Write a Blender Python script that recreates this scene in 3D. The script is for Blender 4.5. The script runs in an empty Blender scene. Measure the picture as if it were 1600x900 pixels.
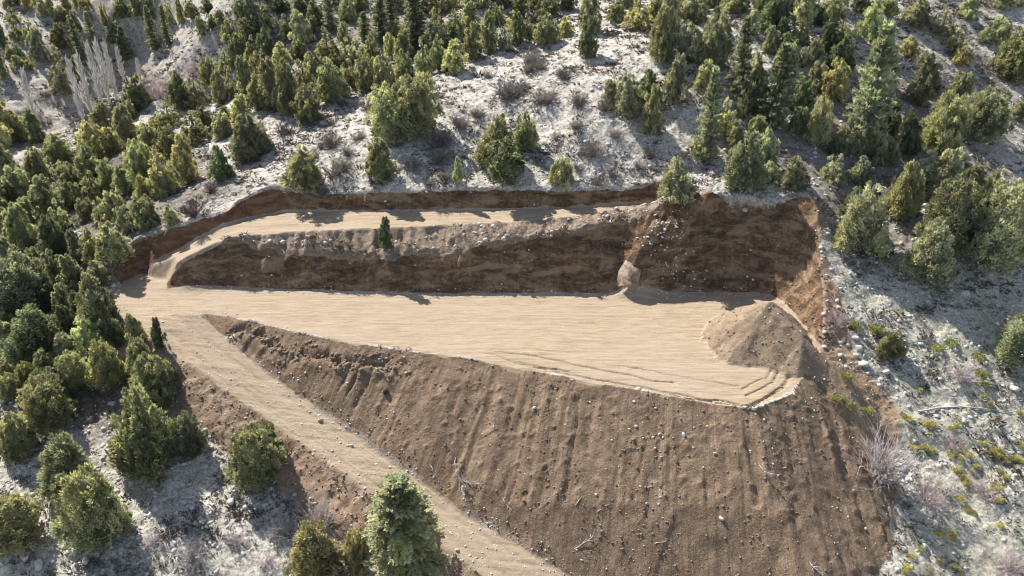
import bpy, math, random
import numpy as np
from mathutils import Vector, Matrix

# ---------------------------------------------------------------- camera, world, sun
sc = bpy.context.scene
PI = math.pi
H = 45.0; F = 1300.0; PITCH = math.radians(30)
cam_d = bpy.data.cameras.new('camera'); cam = bpy.data.objects.new('camera', cam_d)
sc.collection.objects.link(cam); sc.camera = cam
cam.location = (0, 0, H); cam.rotation_euler = (PI/2 - PITCH, 0, 0)
cam_d.sensor_width = 36; cam_d.lens = 36*F/1600; cam_d.clip_end = 3000; cam_d.clip_start = 0.5
SUN_EL = math.radians(46); SUN_DIR = Vector((-0.66, 0.75, 0)).normalized()
w = bpy.data.worlds.new('World'); sc.world = w; w.use_nodes = True
nt = w.node_tree; bg = nt.nodes['Background']; sky = nt.nodes.new('ShaderNodeTexSky')
sky.sky_type = 'NISHITA'; sky.sun_disc = False; sky.sun_elevation = SUN_EL
sky.sun_rotation = math.atan2(SUN_DIR.x, SUN_DIR.y)
sky.altitude = 1200; sky.dust_density = 1.5
hs = nt.nodes.new('ShaderNodeHueSaturation'); hs.inputs['Saturation'].default_value = .78; nt.links.new(sky.outputs[0], hs.inputs['Color']); nt.links.new(hs.outputs[0], bg.inputs[0]); bg.inputs[1].default_value = 0.11
sd = bpy.data.lights.new('sun', 'SUN'); sun = bpy.data.objects.new('sun', sd); sc.collection.objects.link(sun)
sd.energy = 5.0; sd.angle = math.radians(0.5); sd.color = (1.0, 0.955, 0.89)
S3 = Vector((SUN_DIR.x*math.cos(SUN_EL), SUN_DIR.y*math.cos(SUN_EL), math.sin(SUN_EL)))
sun.rotation_euler = S3.to_track_quat('Z', 'Y').to_euler(); sun.location = S3*200
sc.view_settings.view_transform = 'Standard'; sc.view_settings.look = 'None'
sc.view_settings.exposure = 0.92; sc.view_settings.gamma = 1
sc.render.engine = 'CYCLES'; sc.cycles.filter_width = 1.0
sc.cycles.max_bounces = 4; sc.cycles.transparent_max_bounces = 4

# ---------------------------------------------------------------- helpers
C = sc.collection
rng = np.random.default_rng(7); random.seed(7)
cP, sP = math.cos(PITCH), math.sin(PITCH)
def at(u, v, z):
    """a point at height z seen by the photograph at (u, v)"""
    a = (u-800)/F; b = (v-450)/F
    dy = cP - b*sP; dz = -sP - b*cP
    t = (z-H)/dz
    return (a*t, dy*t)
def P(pts, z): return np.array([at(u, v, z) for u, v in pts])

def hash2(ix, iy, seed):
    h = (ix.astype(np.int64)*374761393 + iy.astype(np.int64)*668265263 + seed*974634777) & 0xffffffff
    h = ((h ^ (h >> 13))*1274126177) & 0xffffffff
    return ((h ^ (h >> 16)) & 0xffff)/65535.0
def vnoise(x, y, seed=0):
    ix = np.floor(x); iy = np.floor(y); fx = x-ix; fy = y-iy
    fx = fx*fx*fx*(fx*(fx*6-15)+10); fy = fy*fy*fy*(fy*(fy*6-15)+10)
    ix = ix.astype(np.int64); iy = iy.astype(np.int64)
    a = hash2(ix, iy, seed); b = hash2(ix+1, iy, seed); c = hash2(ix, iy+1, seed); d = hash2(ix+1, iy+1, seed)
    return (a*(1-fx)+b*fx)*(1-fy) + (c*(1-fx)+d*fx)*fy - 0.5
def fbm(x, y, o=4, seed=0):
    s = 0; a = 1.0
    for k in range(o):
        s = s + a*vnoise(x*2**k + 13.7*k, y*2**k - 7.1*k, seed+k); a *= 0.5
    return s
def sst(a, b, x):
    t = np.clip((x-a)/(b-a), 0, 1); return t*t*(3-2*t)
def polydist(X, Y, poly, closed=True):
    """signed distance (negative inside) and arc length of the nearest boundary point"""
    n = len(poly); best = np.full(X.shape, 1e18); S = np.zeros(X.shape); inside = np.zeros(X.shape, bool); L = 0
    for i in range(n if closed else n-1):
        x0, y0 = poly[i][:2]; x1, y1 = poly[(i+1) % n][:2]
        dx, dy = x1-x0, y1-y0; l = math.hypot(dx, dy)+1e-9
        t = np.clip(((X-x0)*dx+(Y-y0)*dy)/(l*l), 0, 1)
        d = (X-x0-t*dx)**2 + (Y-y0-t*dy)**2
        m = d < best; best = np.where(m, d, best); S = np.where(m, L+t*l, S)
        if closed:
            c = ((y0 > Y) != (y1 > Y)); 
            if abs(dy) > 1e-9: inside ^= c & (X < dx*(Y-y0)/dy + x0)
        L += l
    d = np.sqrt(best)
    return (np.where(inside, -d, d) if closed else d), S
def linedist(X, Y, pts):
    """distance to a 3D polyline seen in plan, with its interpolated height and half width"""
    best = np.full(X.shape, 1e18); Z = np.zeros(X.shape); W = np.zeros(X.shape); S = np.zeros(X.shape); L = 0
    for i in range(len(pts)-1):
        x0, y0, z0, w0 = pts[i]; x1, y1, z1, w1 = pts[i+1]
        dx, dy = x1-x0, y1-y0; l = math.hypot(dx, dy)
        t = np.clip(((X-x0)*dx+(Y-y0)*dy)/(l*l), 0, 1)
        d = (X-x0-t*dx)**2 + (Y-y0-t*dy)**2; m = d < best
        best = np.where(m, d, best); Z = np.where(m, z0+t*(z1-z0), Z); W = np.where(m, w0+t*(w1-w0), W); S = np.where(m, L+t*l, S); L += l
    return np.sqrt(best), Z, W, S

# ---------------------------------------------------------------- plan of the earthworks
PAD = P([(262,453),(380,450),(500,454),(640,458),(760,459),(880,458),(1000,461),(1100,458),(1180,457),(1206,461),(1222,470),(1237,485),(1262,512),
         (1285,540),(1278,566),(1254,586),(1240,612),(1180,641),(1100,627),(1020,612),(930,597),(850,581),(780,569),
         (700,556),(620,545),(560,537),(500,527),(440,513),(400,503),(360,493),(322,488),(285,500),(235,505),(200,498),(186,470),(192,440),(222,428),(258,438)], 0.0)
def TZf(x): return 5.9 + .04*np.clip(x, -36, 24)
def PT(pts):
    out = []
    for u, v in pts:
        z = 5.5
        for _ in range(8): z = float(TZf(at(u, v, z)[0]))
        out.append(at(u, v, z))
    return np.array(out)
TER = PT([(335,372),(400,366),(500,360),(600,356),(700,351),(800,347),(900,342),(980,335),(1030,324),(1022,318),(990,319),(930,322),
         (860,325),(800,327),(700,330),(600,331),(500,331),(430,332),(385,342),(350,355)])
def road(pts): return [(*at(u, v, z), z, hw) for u, v, z, hw in pts]
ROAD = road([(205,462,0,2.4),(258,500,-.15,2.6),(332,556,-1.6,2.2),(433,630,-3.7,1.95),(573,730,-6.0,1.85),(703,823,-8.0,1.9),(833,908,-9.8,2.1),(980,1010,-12,2.6),(1150,1110,-14,2.6)])
RAMP = road([(218,448,.1,2.0),(246,420,1.3,1.7),(290,393,2.9,1.6),(340,368,4.3,1.6),(385,352,4.9,1.4)])
KC1, KF1, KC2, KF2 = 1.6, 0.68, 1.7, 0.84

# natural ground: control points in the photograph, heights solved where earthworks meet it
def solve(u, v, f, lo, hi):
    g = lambda z: float(f(*[np.array([c]) for c in at(u, v, z)])[0]) - z
    if g(lo)*g(hi) > 0: return None
    for _ in range(40):
        m = (lo+hi)/2
        if g(lo)*g(m) <= 0: hi = m
        else: lo = m
    return (lo+hi)/2
CP = []
for u, v in [(400,300),(480,298),(560,297),(650,295),(740,294),(830,293),(920,293),(1000,292)]:
    z = solve(u, v, lambda x, y: TZf(x) + KC2*np.maximum(polydist(x, y, TER)[0], 0), 4.5, 9.8); z is not None and CP.append((*at(u, v, z), z))
for u, v in [(367,318),(333,336),(300,355),(275,369),(250,383)]:
    def f(x, y):
        d, z, w_, _ = linedist(x, y, RAMP); return z + 1.5*np.maximum(d-w_, 0)
    z = solve(u, v, f, .1, 12); z is not None and CP.append((*at(u, v, z), z))
for u, v in [(350,420),(400,413),(450,409),(500,404),(550,399),(600,392),(650,385),(700,378),(750,373),(800,368),(850,360),(900,351),(950,342),(1000,334)]:
    z = solve(u, v, lambda x, y: KC1*np.maximum(polydist(x, y, PAD)[0], 0), .1, 20); z is not None and CP.append((*at(u, v, z), z-.25))
for u, v in [(1035,316),(1070,312),(1110,308),(1170,306),(1230,305),(1272,308)]:
    z = solve(u, v, lambda x, y: KC1*np.maximum(polydist(x, y, PAD)[0], 0), .1, 20); z is not None and CP.append((*at(u, v, z), z))
for u, v in [(1305,575),(1345,640),(1382,715),(1394,800),(1386,890),(1370,980)]:
    z = solve(u, v, lambda x, y: -KF1*np.maximum(polydist(x, y, PAD)[0], 0), -.05, -25); z is not None and CP.append((*at(u, v, z), z))
for u, v in [(460,560),(560,620),(660,650),(660,700),(780,660),(780,740),(900,660),(900,760),(900,840),(1020,680),(1020,780),(1020,880),(1140,680),(1140,780),(1140,880),(1240,680),(1260,780),(1260,880),(1100,980),(1250,980),(1180,1080),(1130,930),(1200,930),(1310,750),(1320,850),(1250,700),(1280,640)]:
    z = solve(u, v, lambda x, y: -KF1*np.maximum(polydist(x, y, PAD)[0], 0), -.05, -30); z is not None and CP.append((*at(u, v, z), z-2.4))
for u, v, z in [(1300,345,7.0),(1290,400,5.2),(1300,450,3.3),(1318,510,1.0),(1400,500,1.2),(1550,500,1.2),(1430,640,-3.3),(1580,690,-4.6),(1580,880,-9.2),(1480,880,-9.4),(1450,780,-7.2),
    (1350,300,8.2),(1350,150,14.2),(1350,0,21.5),(1580,300,6),(1580,150,11.5),(1580,0,19.5),(1450,400,5),(1580,400,4.4),
    (1100,150,15.5),(1100,30,20.5),(1200,220,12),(1200,100,17.5),(900,72,16.9),(900,20,17.2),(700,150,13.3),(800,110,15.2),(800,200,11.6),(950,200,12.4),(600,120,12),(600,30,15.5),
    (750,10,18.5),(500,200,9.4),(420,205,8),(450,120,10),(450,20,15),(330,185,6),(300,220,5.2),(330,270,5.0),(200,300,2.6),(213,408,2.6),(182,434,1.2),(180,470,-.2),(300,300,5.6),
    (100,350,.6),(100,235,-1),(20,300,-1.2),(60,215,-2.5),(60,150,1.6),(60,50,8.5),(60,0,12.5),(200,150,-.5),(200,80,4.5),(200,0,13),(350,130,5.5),(350,30,14),
    (0,450,-2.6),(120,450,-.6),(160,500,-.9),(0,600,-4.4),(190,560,-2.4),(270,610,-3.4),(150,700,-5.6),(0,900,-9.5),(300,700,-5.3),(400,760,-6.8),(300,880,-8.6),(520,860,-9.0),(640,920,-10.4),(700,980,-12)]:
    CP.append((*at(u, v, z), z))
for p in [(0,260,52),(100,260,62),(-110,260,40),(-200,180,22),(-160,100,-14),(160,80,8),(200,200,50),(0,0,-42),(-100,0,-45),(100,0,-38),(0,-150,-80),(0,400,85),(-150,400,75),(150,400,90),(35,35,-15),(0,38,-20),(-200,-100,-80),(200,-100,-70),(250,60,20),(-250,60,-20)]:
    CP.append(p)
CP = np.array(CP)
def tps_fit(cp, lam=1.0):
    n = len(cp); D = np.hypot(cp[:,0][:,None]-cp[:,0], cp[:,1][:,None]-cp[:,1]); K = D**2*np.log(D+1e-9)
    A = np.zeros((n+3, n+3)); A[:n,:n] = K+lam*np.eye(n); A[:n,n] = 1; A[:n,n+1:] = cp[:,:2]; A[n,:n] = 1; A[n+1:,:n] = cp[:,:2].T
    return np.linalg.solve(A, np.concatenate([cp[:,2], [0,0,0]]))
TW = tps_fit(CP)
def natural(X, Y):
    Z = TW[-3] + TW[-2]*X + TW[-1]*Y
    for i, (a, b, _) in enumerate(CP):
        r2 = (X-a)**2 + (Y-b)**2 + 1e-9
        Z = Z + TW[i]*0.5*r2*np.log(r2)
    return Z

# ---------------------------------------------------------------- height field
def axis(segs):
    out = [segs[0][0]]
    for a, b, s0, s1 in segs:
        x = a; n = 0
        while x < b-1e-6:
            t = (x-a)/(b-a); x += s0+(s1-s0)*t; out.append(min(x, b))
    return np.unique(np.round(np.array(out), 4))
gx = axis([(-420,-130,24,4),(-130,-112,4,.6),(-112,-62,.55,.25),(-62,62,.2,.2),(62,130,.3,4),(130,420,4,24)])
gy = axis([(-200,30,16,3),(30,46,3,.2),(46,54,.15,.15),(54,66,.09,.09),(66,92,.15,.15),(92,150,.17,.45),(150,200,.45,4),(200,460,4,24)])
X, Y = np.meshgrid(gx, gy)
N = natural(X, Y)
nearw = sst(30, 45, Y)*(1-sst(170, 220, Y))*(1-sst(105, 135, np.abs(X)))
N += (fbm(X/14, Y/14, 3, 5)*0.9) * sst(1.0, 8.0, np.minimum(polydist(X, Y, PAD)[0], polydist(X, Y, TER)[0]))
# gully on the far slope
dP, sPd = polydist(X, Y, PAD); dT, sT = polydist(X, Y, TER)
CONV = P([(322,488),(620,549),(900,600),(1180,645),(1262,600),(1310,545),(1310,480),(700,400)], 0.0)
_, sF = polydist(X, Y, CONV)
dR, zR, wR, sR = linedist(X, Y, ROAD); dM, zM, wM, sM = linedist(X, Y, RAMP)
wob = fbm(X/1.6, Y/1.6, 3, 40)*0.35
# slight irregularity of edges
dPw = dP + np.where(dP > 0, wob*.6, 0) ; dTw = dT + wob*.5
rd = np.maximum(dR - wR + wob*.6, 0); rm = np.maximum(dM - wM + wob*.4, 0)
Z = N.copy()
# road
zr_hi = zR + 0.95*rd; zr_lo = zR - 0.62*rd
Z = np.clip(Z, zr_lo, zr_hi); roadfill = sst(.02, .3, Z-N)
# ramp and upper terrace: fill, then cuts
dPo = np.maximum(dPw, 0); dTo = np.maximum(dTw, 0)
frontT = sst(-3, 3, -(Y - np.interp(X, TER[:10,0], TER[:10,1])))
Zt = np.maximum(Z, np.where(Y < np.interp(X, TER[:10,0], TER[:10,1])+2, TZf(X) - KF2*dTo, -99))
Zt = np.maximum(Zt, np.where(rm < 6, zM - KF2*rm, -99))
Zt = np.minimum(Zt, np.where(dTw <= 0, TZf(X), TZf(X) + KC2*dTo))
Zt = np.minimum(Zt, zM + 1.5*rm)
spoil = sst(.02, .25, Zt - Z)*(dTw > -.3)
ZcutT = sst(.05, .4, Z-Zt)
Z = Zt
# lower pad: cut into the hill, fill below it
kc = KC1
streak = fbm(sPd*1.1 + dP*.5, dP*.25, 3, 60)
cutsurf = kc*dPo*(1 + .10*fbm(X/6, Y/6, 2, 88)) 
Zc = np.minimum(Z, cutsurf)
padcut = sst(.05, .45, Z-Zc)
# low debris along the foot of the wall
Z = Zc
rc = at(1150,300,0); th_ = np.arctan2(X-22, 132-Y); qF = th_*72 
rilln = .50*fbm(qF*.55 + .5*fbm(X/6, Y/6, 2, 3), dP*.04, 2, 21) - 1.0*(.22-np.abs(fbm(qF*1.05+.35*fbm(X/2.5,Y/2.5,2,4), dP*.05, 2, 22)))*(fbm(qF*.3, dP*.10, 2, 23) > -.15)
fill = -KF1*dPo*(1+.05*fbm(X/9, Y/9, 2, 31)) + np.minimum(dPo, 3)/3*rilln*.72
fill = fill + fbm(X/1.1, Y/1.1, 3, 33)*.08*sst(0, .5, dPo) + np.maximum(fbm(X*1.8, Y*1.8, 2, 34)-.15,0)*.35*sst(.3,1,dPo)
steep_band = sst(.2,1.2,dPo)
lim = zR + .93*rd
Zf = np.where(dPw <= 0, 0.0, np.minimum(fill, lim))
onroad = rd <= 0
fillm = sst(.02, .3, Zf - Z)*(dPw > 0)*(~onroad)
Z = np.where(onroad & (dPw > 0), Z, np.maximum(Z, Zf))
Z = np.where(dPw <= 0, 0.0, Z)
# mound on the pad: two overlapping heaps
m0 = at(1192,532,0); m1 = at(1248,560,0); m2 = at(1292,585,-1.2)
dm, zm, wm, _ = linedist(X, Y, [(m0[0], m0[1], 4.3, 0), (m1[0], m1[1], 2.3, 0), (m2[0], m2[1], .2, 0)])
ang = np.arctan2(Y-m0[1], X-m0[0])
mound = zm - .80*np.sqrt(dm**2+.25)*(1+.10*fbm(ang*3, dm*.3, 3, 71)) + .37 + fbm(X*1.2, Y*1.2, 3, 72)*.15
moundm = sst(0, .25, mound - Z)*(dm < 9)
Z = np.maximum(Z, np.where(dm < 9, mound, -99))
# the machines smoothed the junction of road, ramp and terrace
jx, jy = at(262,492,0)
jm = sst(9.5, 5, np.hypot((X-jx)*.9, (Y-jy)*1.1))
Zb = Z.copy()
for _ in range(60):
    Zb[1:-1,1:-1] = (Zb[:-2,1:-1]+Zb[2:,1:-1]+Zb[1:-1,:-2]+Zb[1:-1,2:]+Zb[1:-1,1:-1]*2)/6
flat = sst(1.0, .2, np.minimum(np.maximum(dPw, 0), rd))*(Z < .8)
Z = Z + (Zb-Z)*jm*flat
# diagonal spur left standing in the cut wall
q0 = at(992,452,.1); q1 = at(1118,322,7.6)
ds_, zs_, _, _ = linedist(X, Y, [(q0[0], q0[1], 1.1, 0), (q1[0], q1[1], .5, 0)])
side = (X-q0[0])*(q1[1]-q0[1]) - (Y-q0[1])*(q1[0]-q0[0])
Z = Z + np.where(padcut > .5, 1.9*zs_*np.exp(-(ds_/1.7)**2) - 1.5*sst(0, 14, side)*sst(9, 3, ds_)*sst(0, 2, dPo), 0)
# micro relief ----------------------------------------------------------
sand = np.clip(np.maximum.reduce([sst(.25, -.25, dPw + (Y < 72)*fbm(X/2.2, Y/2.2, 3, 119)*.7), sst(.3, -.1, dTw), sst(.45, -.1, rd+0.0*X)*(1-sst(.3,1.2,rd)), sst(.3, -.05, rm-.01)*(rm < .3)]), 0, 1)
sand = np.where(rd <= 0, 1, sand); sand = np.where((rm <= 0) & (np.abs(Z-zM) < .7), 1, sand)
sand *= (1-moundm)
tp = at(338,506,-.6); tp2 = at(300,494,0); tipm = sst(2.8, 1.2, np.minimum(np.hypot(X-tp[0], Y-tp[1]), np.hypot(X-tp2[0], Y-tp2[1])))*(1-sand)
fillm = np.maximum(fillm, tipm)
natm = np.clip(1 - np.maximum.reduce([sand, fillm, padcut, ZcutT, spoil, roadfill*.9, moundm]), 0, 1)
cutm = np.clip(np.maximum(padcut, ZcutT), 0, 1)*(1-sand)*(1-fillm)*(1-moundm)
between = (Y < np.interp(X, TER[:10,0], TER[:10,1])+.4)*(dP > .2)*sst(7.5, 6, dT)*(X < TER[8,0])*(X > TER[0,0]-6)*(Y > 70)*(dTw > 0)*(rm > 0)
spoil = np.maximum(spoil, between)*(1-padcut)*(1-sand)
# foot debris / ragged wall relief
Z += cutm*(fbm(sPd*.9 - dP*.45, dP*.35, 4, 61)*.55*sst(0,1,dPo) + fbm(X/.7, Y/.7, 3, 62)*.22)
Z += spoil*(fbm(sT*1.1+fbm(X/3,Y/3,2,9), dT*.12, 3, 63)*.50 + fbm(X/.6, Y/.6, 3, 64)*.18)
Z += sand*(fbm(X/7, Y/2.2, 3, 65)*.10 + fbm(X/9, Y*2.6, 3, 66)*.060 + fbm(X*2.5, Y*2.5, 2, 67)*.02)
# wheel ruts on the road
rr = np.where(onroad | (rd < .3), 1, 0)*(sR > 7)
Z += rr*(-.10*np.exp(-((dR-1.0)/.25)**2) + .07*fbm(sR*.3, dR*6, 3, 69) + .04*fbm(sR*3, dR*9, 2, 68))
# tussocky hillside
tus = fbm(X/1.5, Y/1.0, 4, 70); lump = np.maximum(fbm(X/.55, Y/.45, 2, 75), 0)
Z += natm*nearw*sst(100, 115, Y)*(fbm(X/5, Y/5, 3, 78)*1.1*sst(20, -10, X)) + natm*nearw*(tus*.24 + lump*.20 + fbm(X/4.5, Y/3, 3, 79)*.35)
Z += roadfill*(1-sand)*(1-fillm)*(fbm(X/.8, Y/.8, 3, 77)*.25)*nearw
# slump cracks along the front right crest of the pad
crest_s0 = 0
cr = (X > 2)*(X < 27)*(Y < PAD[:,1].mean()+30)
frontd = np.where((dP < 0) & (Y < 66), -dP, 99)
env = sst(-6, 4, X)*(1-sst(24, 27, X))
for k, (off, amp, sd_) in enumerate([(.4,.30,1),(1.0,.28,2),(1.9,.22,3),(2.9,.16,4),(.7,.24,6)]):
    c = off + fbm(sPd*.22, 0*X+k*3.3, 5, 80+k)*.75
    gate = sst(-.12, .1, fbm(sPd*.14+5*k, 0*X+k, 2, 90+k)+.12)
    Z -= (1-moundm)*env*gate*amp*np.exp(-((frontd-c)/.05)**2)
    Z -= (1-moundm)*env*gate*.05*amp/.3*sst(.3, -.05, frontd-c)
# rough eroded scarp below the left half of the crest
e = sst(-34,-28,X)*(1-sst(-14,-8,X))*(dPo > .3)
band = 1.8 + fbm(sPd*.3, 0*X, 3, 101)*2.2
Z -= fillm*e*sst(-.08, .12, fbm(sPd*.5, dP*.4, 3, 102))*(.5*np.exp(-((dPo-band)/.30)**2) - .25*np.exp(-((dPo-band-.9)/.5)**2))
gz = Z
def height(x, y):
    i = np.clip(np.searchsorted(gx, x)-1, 0, len(gx)-2); j = np.clip(np.searchsorted(gy, y)-1, 0, len(gy)-2)
    fx = (x-gx[i])/(gx[i+1]-gx[i]); fy = (y-gy[j])/(gy[j+1]-gy[j])
    return (gz[j,i]*(1-fx)+gz[j,i+1]*fx)*(1-fy) + (gz[j+1,i]*(1-fx)+gz[j+1,i+1]*fx)*fy
def hit(u, v):
    """ground point seen by the photograph at (u, v), and the slant depth"""
    a = (u-800)/F; b = (v-450)/F; dy = cP-b*sP; dz = -sP-b*cP
    t = np.arange(35, 420, .25); f = H+dz*t - height(a*t, dy*t)
    k = np.argmax(f < 0)
    if f[k] >= 0: return None
    if k: t0 = t[k-1]+.25*f[k-1]/(f[k-1]-f[k])
    else: t0 = t[0]
    return a*t0, dy*t0, H+dz*t0, t0
def proj(x, y, z):
    dep = y*cP + (H-z)*sP; return 800+F*x/dep, 450+F*((H-z)*cP - y*sP)/dep

# ---------------------------------------------------------------- ground material
def newmat(name):
    m = bpy.data.materials.new(name); m.use_nodes = True; nt = m.node_tree; nt.nodes.clear(); return m, nt
class NT:
    def __init__(s, nt): s.nt = nt
    def n(s, t, **k):
        nd = s.nt.nodes.new('ShaderNode'+t); ins = k.pop('i', {})
        for a, b in k.items(): setattr(nd, a, b)
        for a, b in ins.items(): s.set(nd.inputs[a], b)
        return nd
    def set(s, sock, v):
        if isinstance(v, bpy.types.NodeSocket): s.nt.links.new(v, sock)
        elif isinstance(v, bpy.types.Node): s.nt.links.new(v.outputs[0], sock)
        else:
            if hasattr(sock.default_value, '__len__') and not hasattr(v, '__len__'): v = (v,)*len(sock.default_value)
            if hasattr(v, '__len__') and len(v) == 3 and len(sock.default_value) == 4: v = (*v, 1)
            sock.default_value = v
    def noise(s, vec, scale, detail=4, rough=.6, dist=0.0):
        return s.n('TexNoise', i={'Vector': vec, 'Scale': scale, 'Detail': detail, 'Roughness': rough, 'Distortion': dist}).outputs[0]
    def ramp(s, fac, stops):
        r = s.n('ValToRGB', i={0: fac}); e = r.color_ramp.elements
        while len(e) < len(stops): e.new(.5)
        for el, (p, c) in zip(e, stops): el.position = p; el.color = (*c, 1) if hasattr(c, '__len__') else (c, c, c, 1)
        return r.outputs[0]
    def mix(s, f, a, b, mode='MIX'):
        m = s.n('Mix', data_type='RGBA', blend_type=mode); s.set(m.inputs[0], f); s.set(m.inputs[6], a); s.set(m.inputs[7], b); return m.outputs[2]
    def math(s, op, a, b=0.0, clamp=False):
        m = s.n('Math', operation=op); m.use_clamp = clamp; s.set(m.inputs[0], a); s.set(m.inputs[1], b); return m.outputs[0]
    def attr(s, name, typ='GEOMETRY'):
        return s.n('Attribute', attribute_name=name, attribute_type=typ)
    def mapping(s, vec, sc_): return s.n('Mapping', i={0: vec, 3: sc_}).outputs[0]
    def rough_edge(s, m, n, k=.35):   # mask with a ragged edge
        a = s.math('ADD', m, s.math('MULTIPLY', s.math('SUBTRACT', n, .5), k*2))
        r = s.n('MapRange', i={0: a, 1: .35, 2: .65}); r.clamp = True; return r.outputs[0]

gm, nt = newmat('ground_surface'); g = NT(nt)
geo = g.n('NewGeometry'); pos = geo.outputs['Position']
A = g.n('Attribute', attribute_name='zones'); sepA = g.n('SeparateColor', i={0: A.outputs['Color']})
B = g.n('Attribute', attribute_name='zones_b'); sepB = g.n('SeparateColor', i={0: B.outputs['Color']})
ST = g.n('Attribute', attribute_name='slope_coord').outputs['Vector']
n_fine = g.noise(pos, 3.2, 5, .7); n_mid = g.noise(pos, .9, 5, .65); n_big = g.noise(pos, .12, 4, .6); n_grit = g.noise(pos, 10, 3, .75)
# dry stony hillside
nat = g.ramp(n_mid, [(.30,(.17,.135,.10)),(.42,(.35,.305,.24)),(.53,(.50,.455,.385)),(.68,(.64,.605,.54))])
tuft = g.ramp(g.noise(pos, 2.1, 4, .75, .4), [(.40,(0,)*3),(.52,(1,)*3)])
nat = g.mix(g.math('MULTIPLY', g.ramp(n_fine, [(.38,1.0),(.50,0.0)]), .85), nat, (.115,.105,.085))
nat = g.mix(g.math('MULTIPLY', g.ramp(g.noise(pos, 1.5, 5, .8, .5), [(.44,1.0),(.55,0.0)]), .55), nat, (.20,.175,.14))
nat = g.mix(g.math('MULTIPLY', g.ramp(n_big, [(.45,0.0),(.62,1.0)]), .45), nat, (.25,.215,.17))
vor = g.n('TexVoronoi', feature='F1', i={'Vector': pos, 'Scale': 2.6, 'Randomness': 1}); 
stone = g.math('MULTIPLY', g.ramp(vor.outputs['Distance'], [(.16,1.0),(.24,0.0)]), g.ramp(g.noise(pos, .5, 3, .6), [(.45,0.0),(.6,1.0)]))
nat = g.mix(stone, nat, (.60,.59,.57))
green = g.math('MULTIPLY', sepB.outputs[0], g.ramp(g.noise(pos, .45, 5, .7), [(.40,0.0),(.58,1.0)]))
bright = g.ramp(g.noise(pos, 4.2, 5, .8, .3), [(.46,0.0),(.60,1.0)])
nat = g.mix(g.math('MULTIPLY', bright, .48), nat, (.74,.71,.65))
nat = g.mix(g.math('MULTIPLY', green, .38), nat, (.26,.29,.17))
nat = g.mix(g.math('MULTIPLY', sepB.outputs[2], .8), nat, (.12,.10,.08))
# compacted sand
stretch = g.mapping(pos, (.35, 2.4, 1)); n_st = g.noise(stretch, 1.3, 5, .7)
sandc = g.ramp(n_st, [(.30,(.205,.152,.100)),(.48,(.295,.226,.150)),(.70,(.37,.295,.208))])
sandc = g.mix(g.math('MULTIPLY', g.ramp(n_big, [(.35,1.0),(.6,0.0)]), .35), sandc, (.33,.265,.20))
trk = g.noise(g.mapping(pos, (.12, 3.4, 1)), 1.6, 5, .8, .15)
sandc = g.mix(g.math('MULTIPLY', g.ramp(trk, [(.34,1.0),(.46,0.0)]), .45), sandc, (.20,.15,.105))
sandc = g.mix(g.math('MULTIPLY', g.ramp(g.noise(pos, 2.2, 6, .8), [(.36,1.0),(.47,0.0)]), .35), sandc, (.25,.19,.135))
sandc = g.mix(g.math('MULTIPLY', g.ramp(n_grit, [(.56,0.0),(.68,1.0)]), .5), sandc, (.56,.50,.42))
# loose fill
fillc = g.ramp(n_mid, [(.3,(.128,.084,.052)),(.5,(.200,.137,.087)),(.7,(.29,.21,.14))])
rill = g.noise(g.mapping(ST, (2.6, .09, 1)), 1.0, 6, .75)
fillc = g.mix(g.math('MULTIPLY', g.ramp(rill, [(.40,1.0),(.52,0.0)]), .8), fillc, (.115,.075,.048))
fillc = g.mix(g.math('MULTIPLY', g.ramp(n_grit, [(.56,0.0),(.66,1.0)]), .55), fillc, (.47,.41,.34))
fillc = g.mix(g.math('MULTIPLY', g.ramp(g.noise(pos, 7, 4, .8), [(.36,1.0),(.47,0.0)]), .55), fillc, (.095,.065,.045))
# cut faces: brown earth with ochre streaks and dark humus
cs = g.math('ADD', g.math('MULTIPLY', g.noise(g.n('Mapping', i={0: pos, 2: (.3, .75, .4), 3: (.40, .8, 1.3)}).outputs[0], .8, 8, .78, .8), .80), g.math('MULTIPLY', g.noise(g.mapping(ST, (2.2, .5, 1)), 1.0, 5, .7), .20))
cutc = g.ramp(cs, [(.36,(.042,.027,.019)),(.46,(.105,.066,.041)),(.55,(.20,.124,.070)),(.68,(.36,.26,.165))])
cutc = g.mix(g.math('MULTIPLY', g.ramp(n_fine, [(.38,1.0),(.5,0.0)]), .75), cutc, (.070,.043,.029))
cutc = g.mix(g.math('MULTIPLY', g.ramp(g.noise(g.n('Mapping', i={0: pos, 2: (0, .9, .2), 3: (.45, .6, 1.4)}).outputs[0], .7, 4, .6, .5), [(.50,0.0),(.62,1.0)]), .55), cutc, (.34,.235,.145))
cutc = g.mix(g.math('MULTIPLY', sepB.outputs[1], .45), cutc, (.17,.075,.042))
# brown spoil
spc = g.ramp(n_fine, [(.3,(.145,.102,.07)),(.5,(.225,.168,.12)),(.72,(.33,.268,.205))])
dirt = g.ramp(n_mid, [(.3,(.19,.130,.088)),(.55,(.29,.205,.138)),(.75,(.38,.295,.215))])
e1 = g.noise(pos, 1.1, 5, .75)
sepC = g.n('SeparateColor', i={0: g.n('Attribute', attribute_name='zones_c').outputs['Color']})
col = g.mix(g.rough_edge(sepC.outputs[0], e1, .6), nat, dirt)
col = g.mix(g.rough_edge(sepC.outputs[1], e1, .3), col, spc)
col = g.mix(g.rough_edge(sepA.outputs[2], e1, .25), col, cutc)
col = g.mix(g.rough_edge(sepA.outputs[1], e1, .25), col, fillc)
col = g.mix(g.rough_edge(sepA.outputs[0], e1, .22), col, sandc)
col = g.mix(g.math('MULTIPLY', g.rough_edge(sepC.outputs[2], n_fine, .7), .35), col, (.50,.46,.41))
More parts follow.
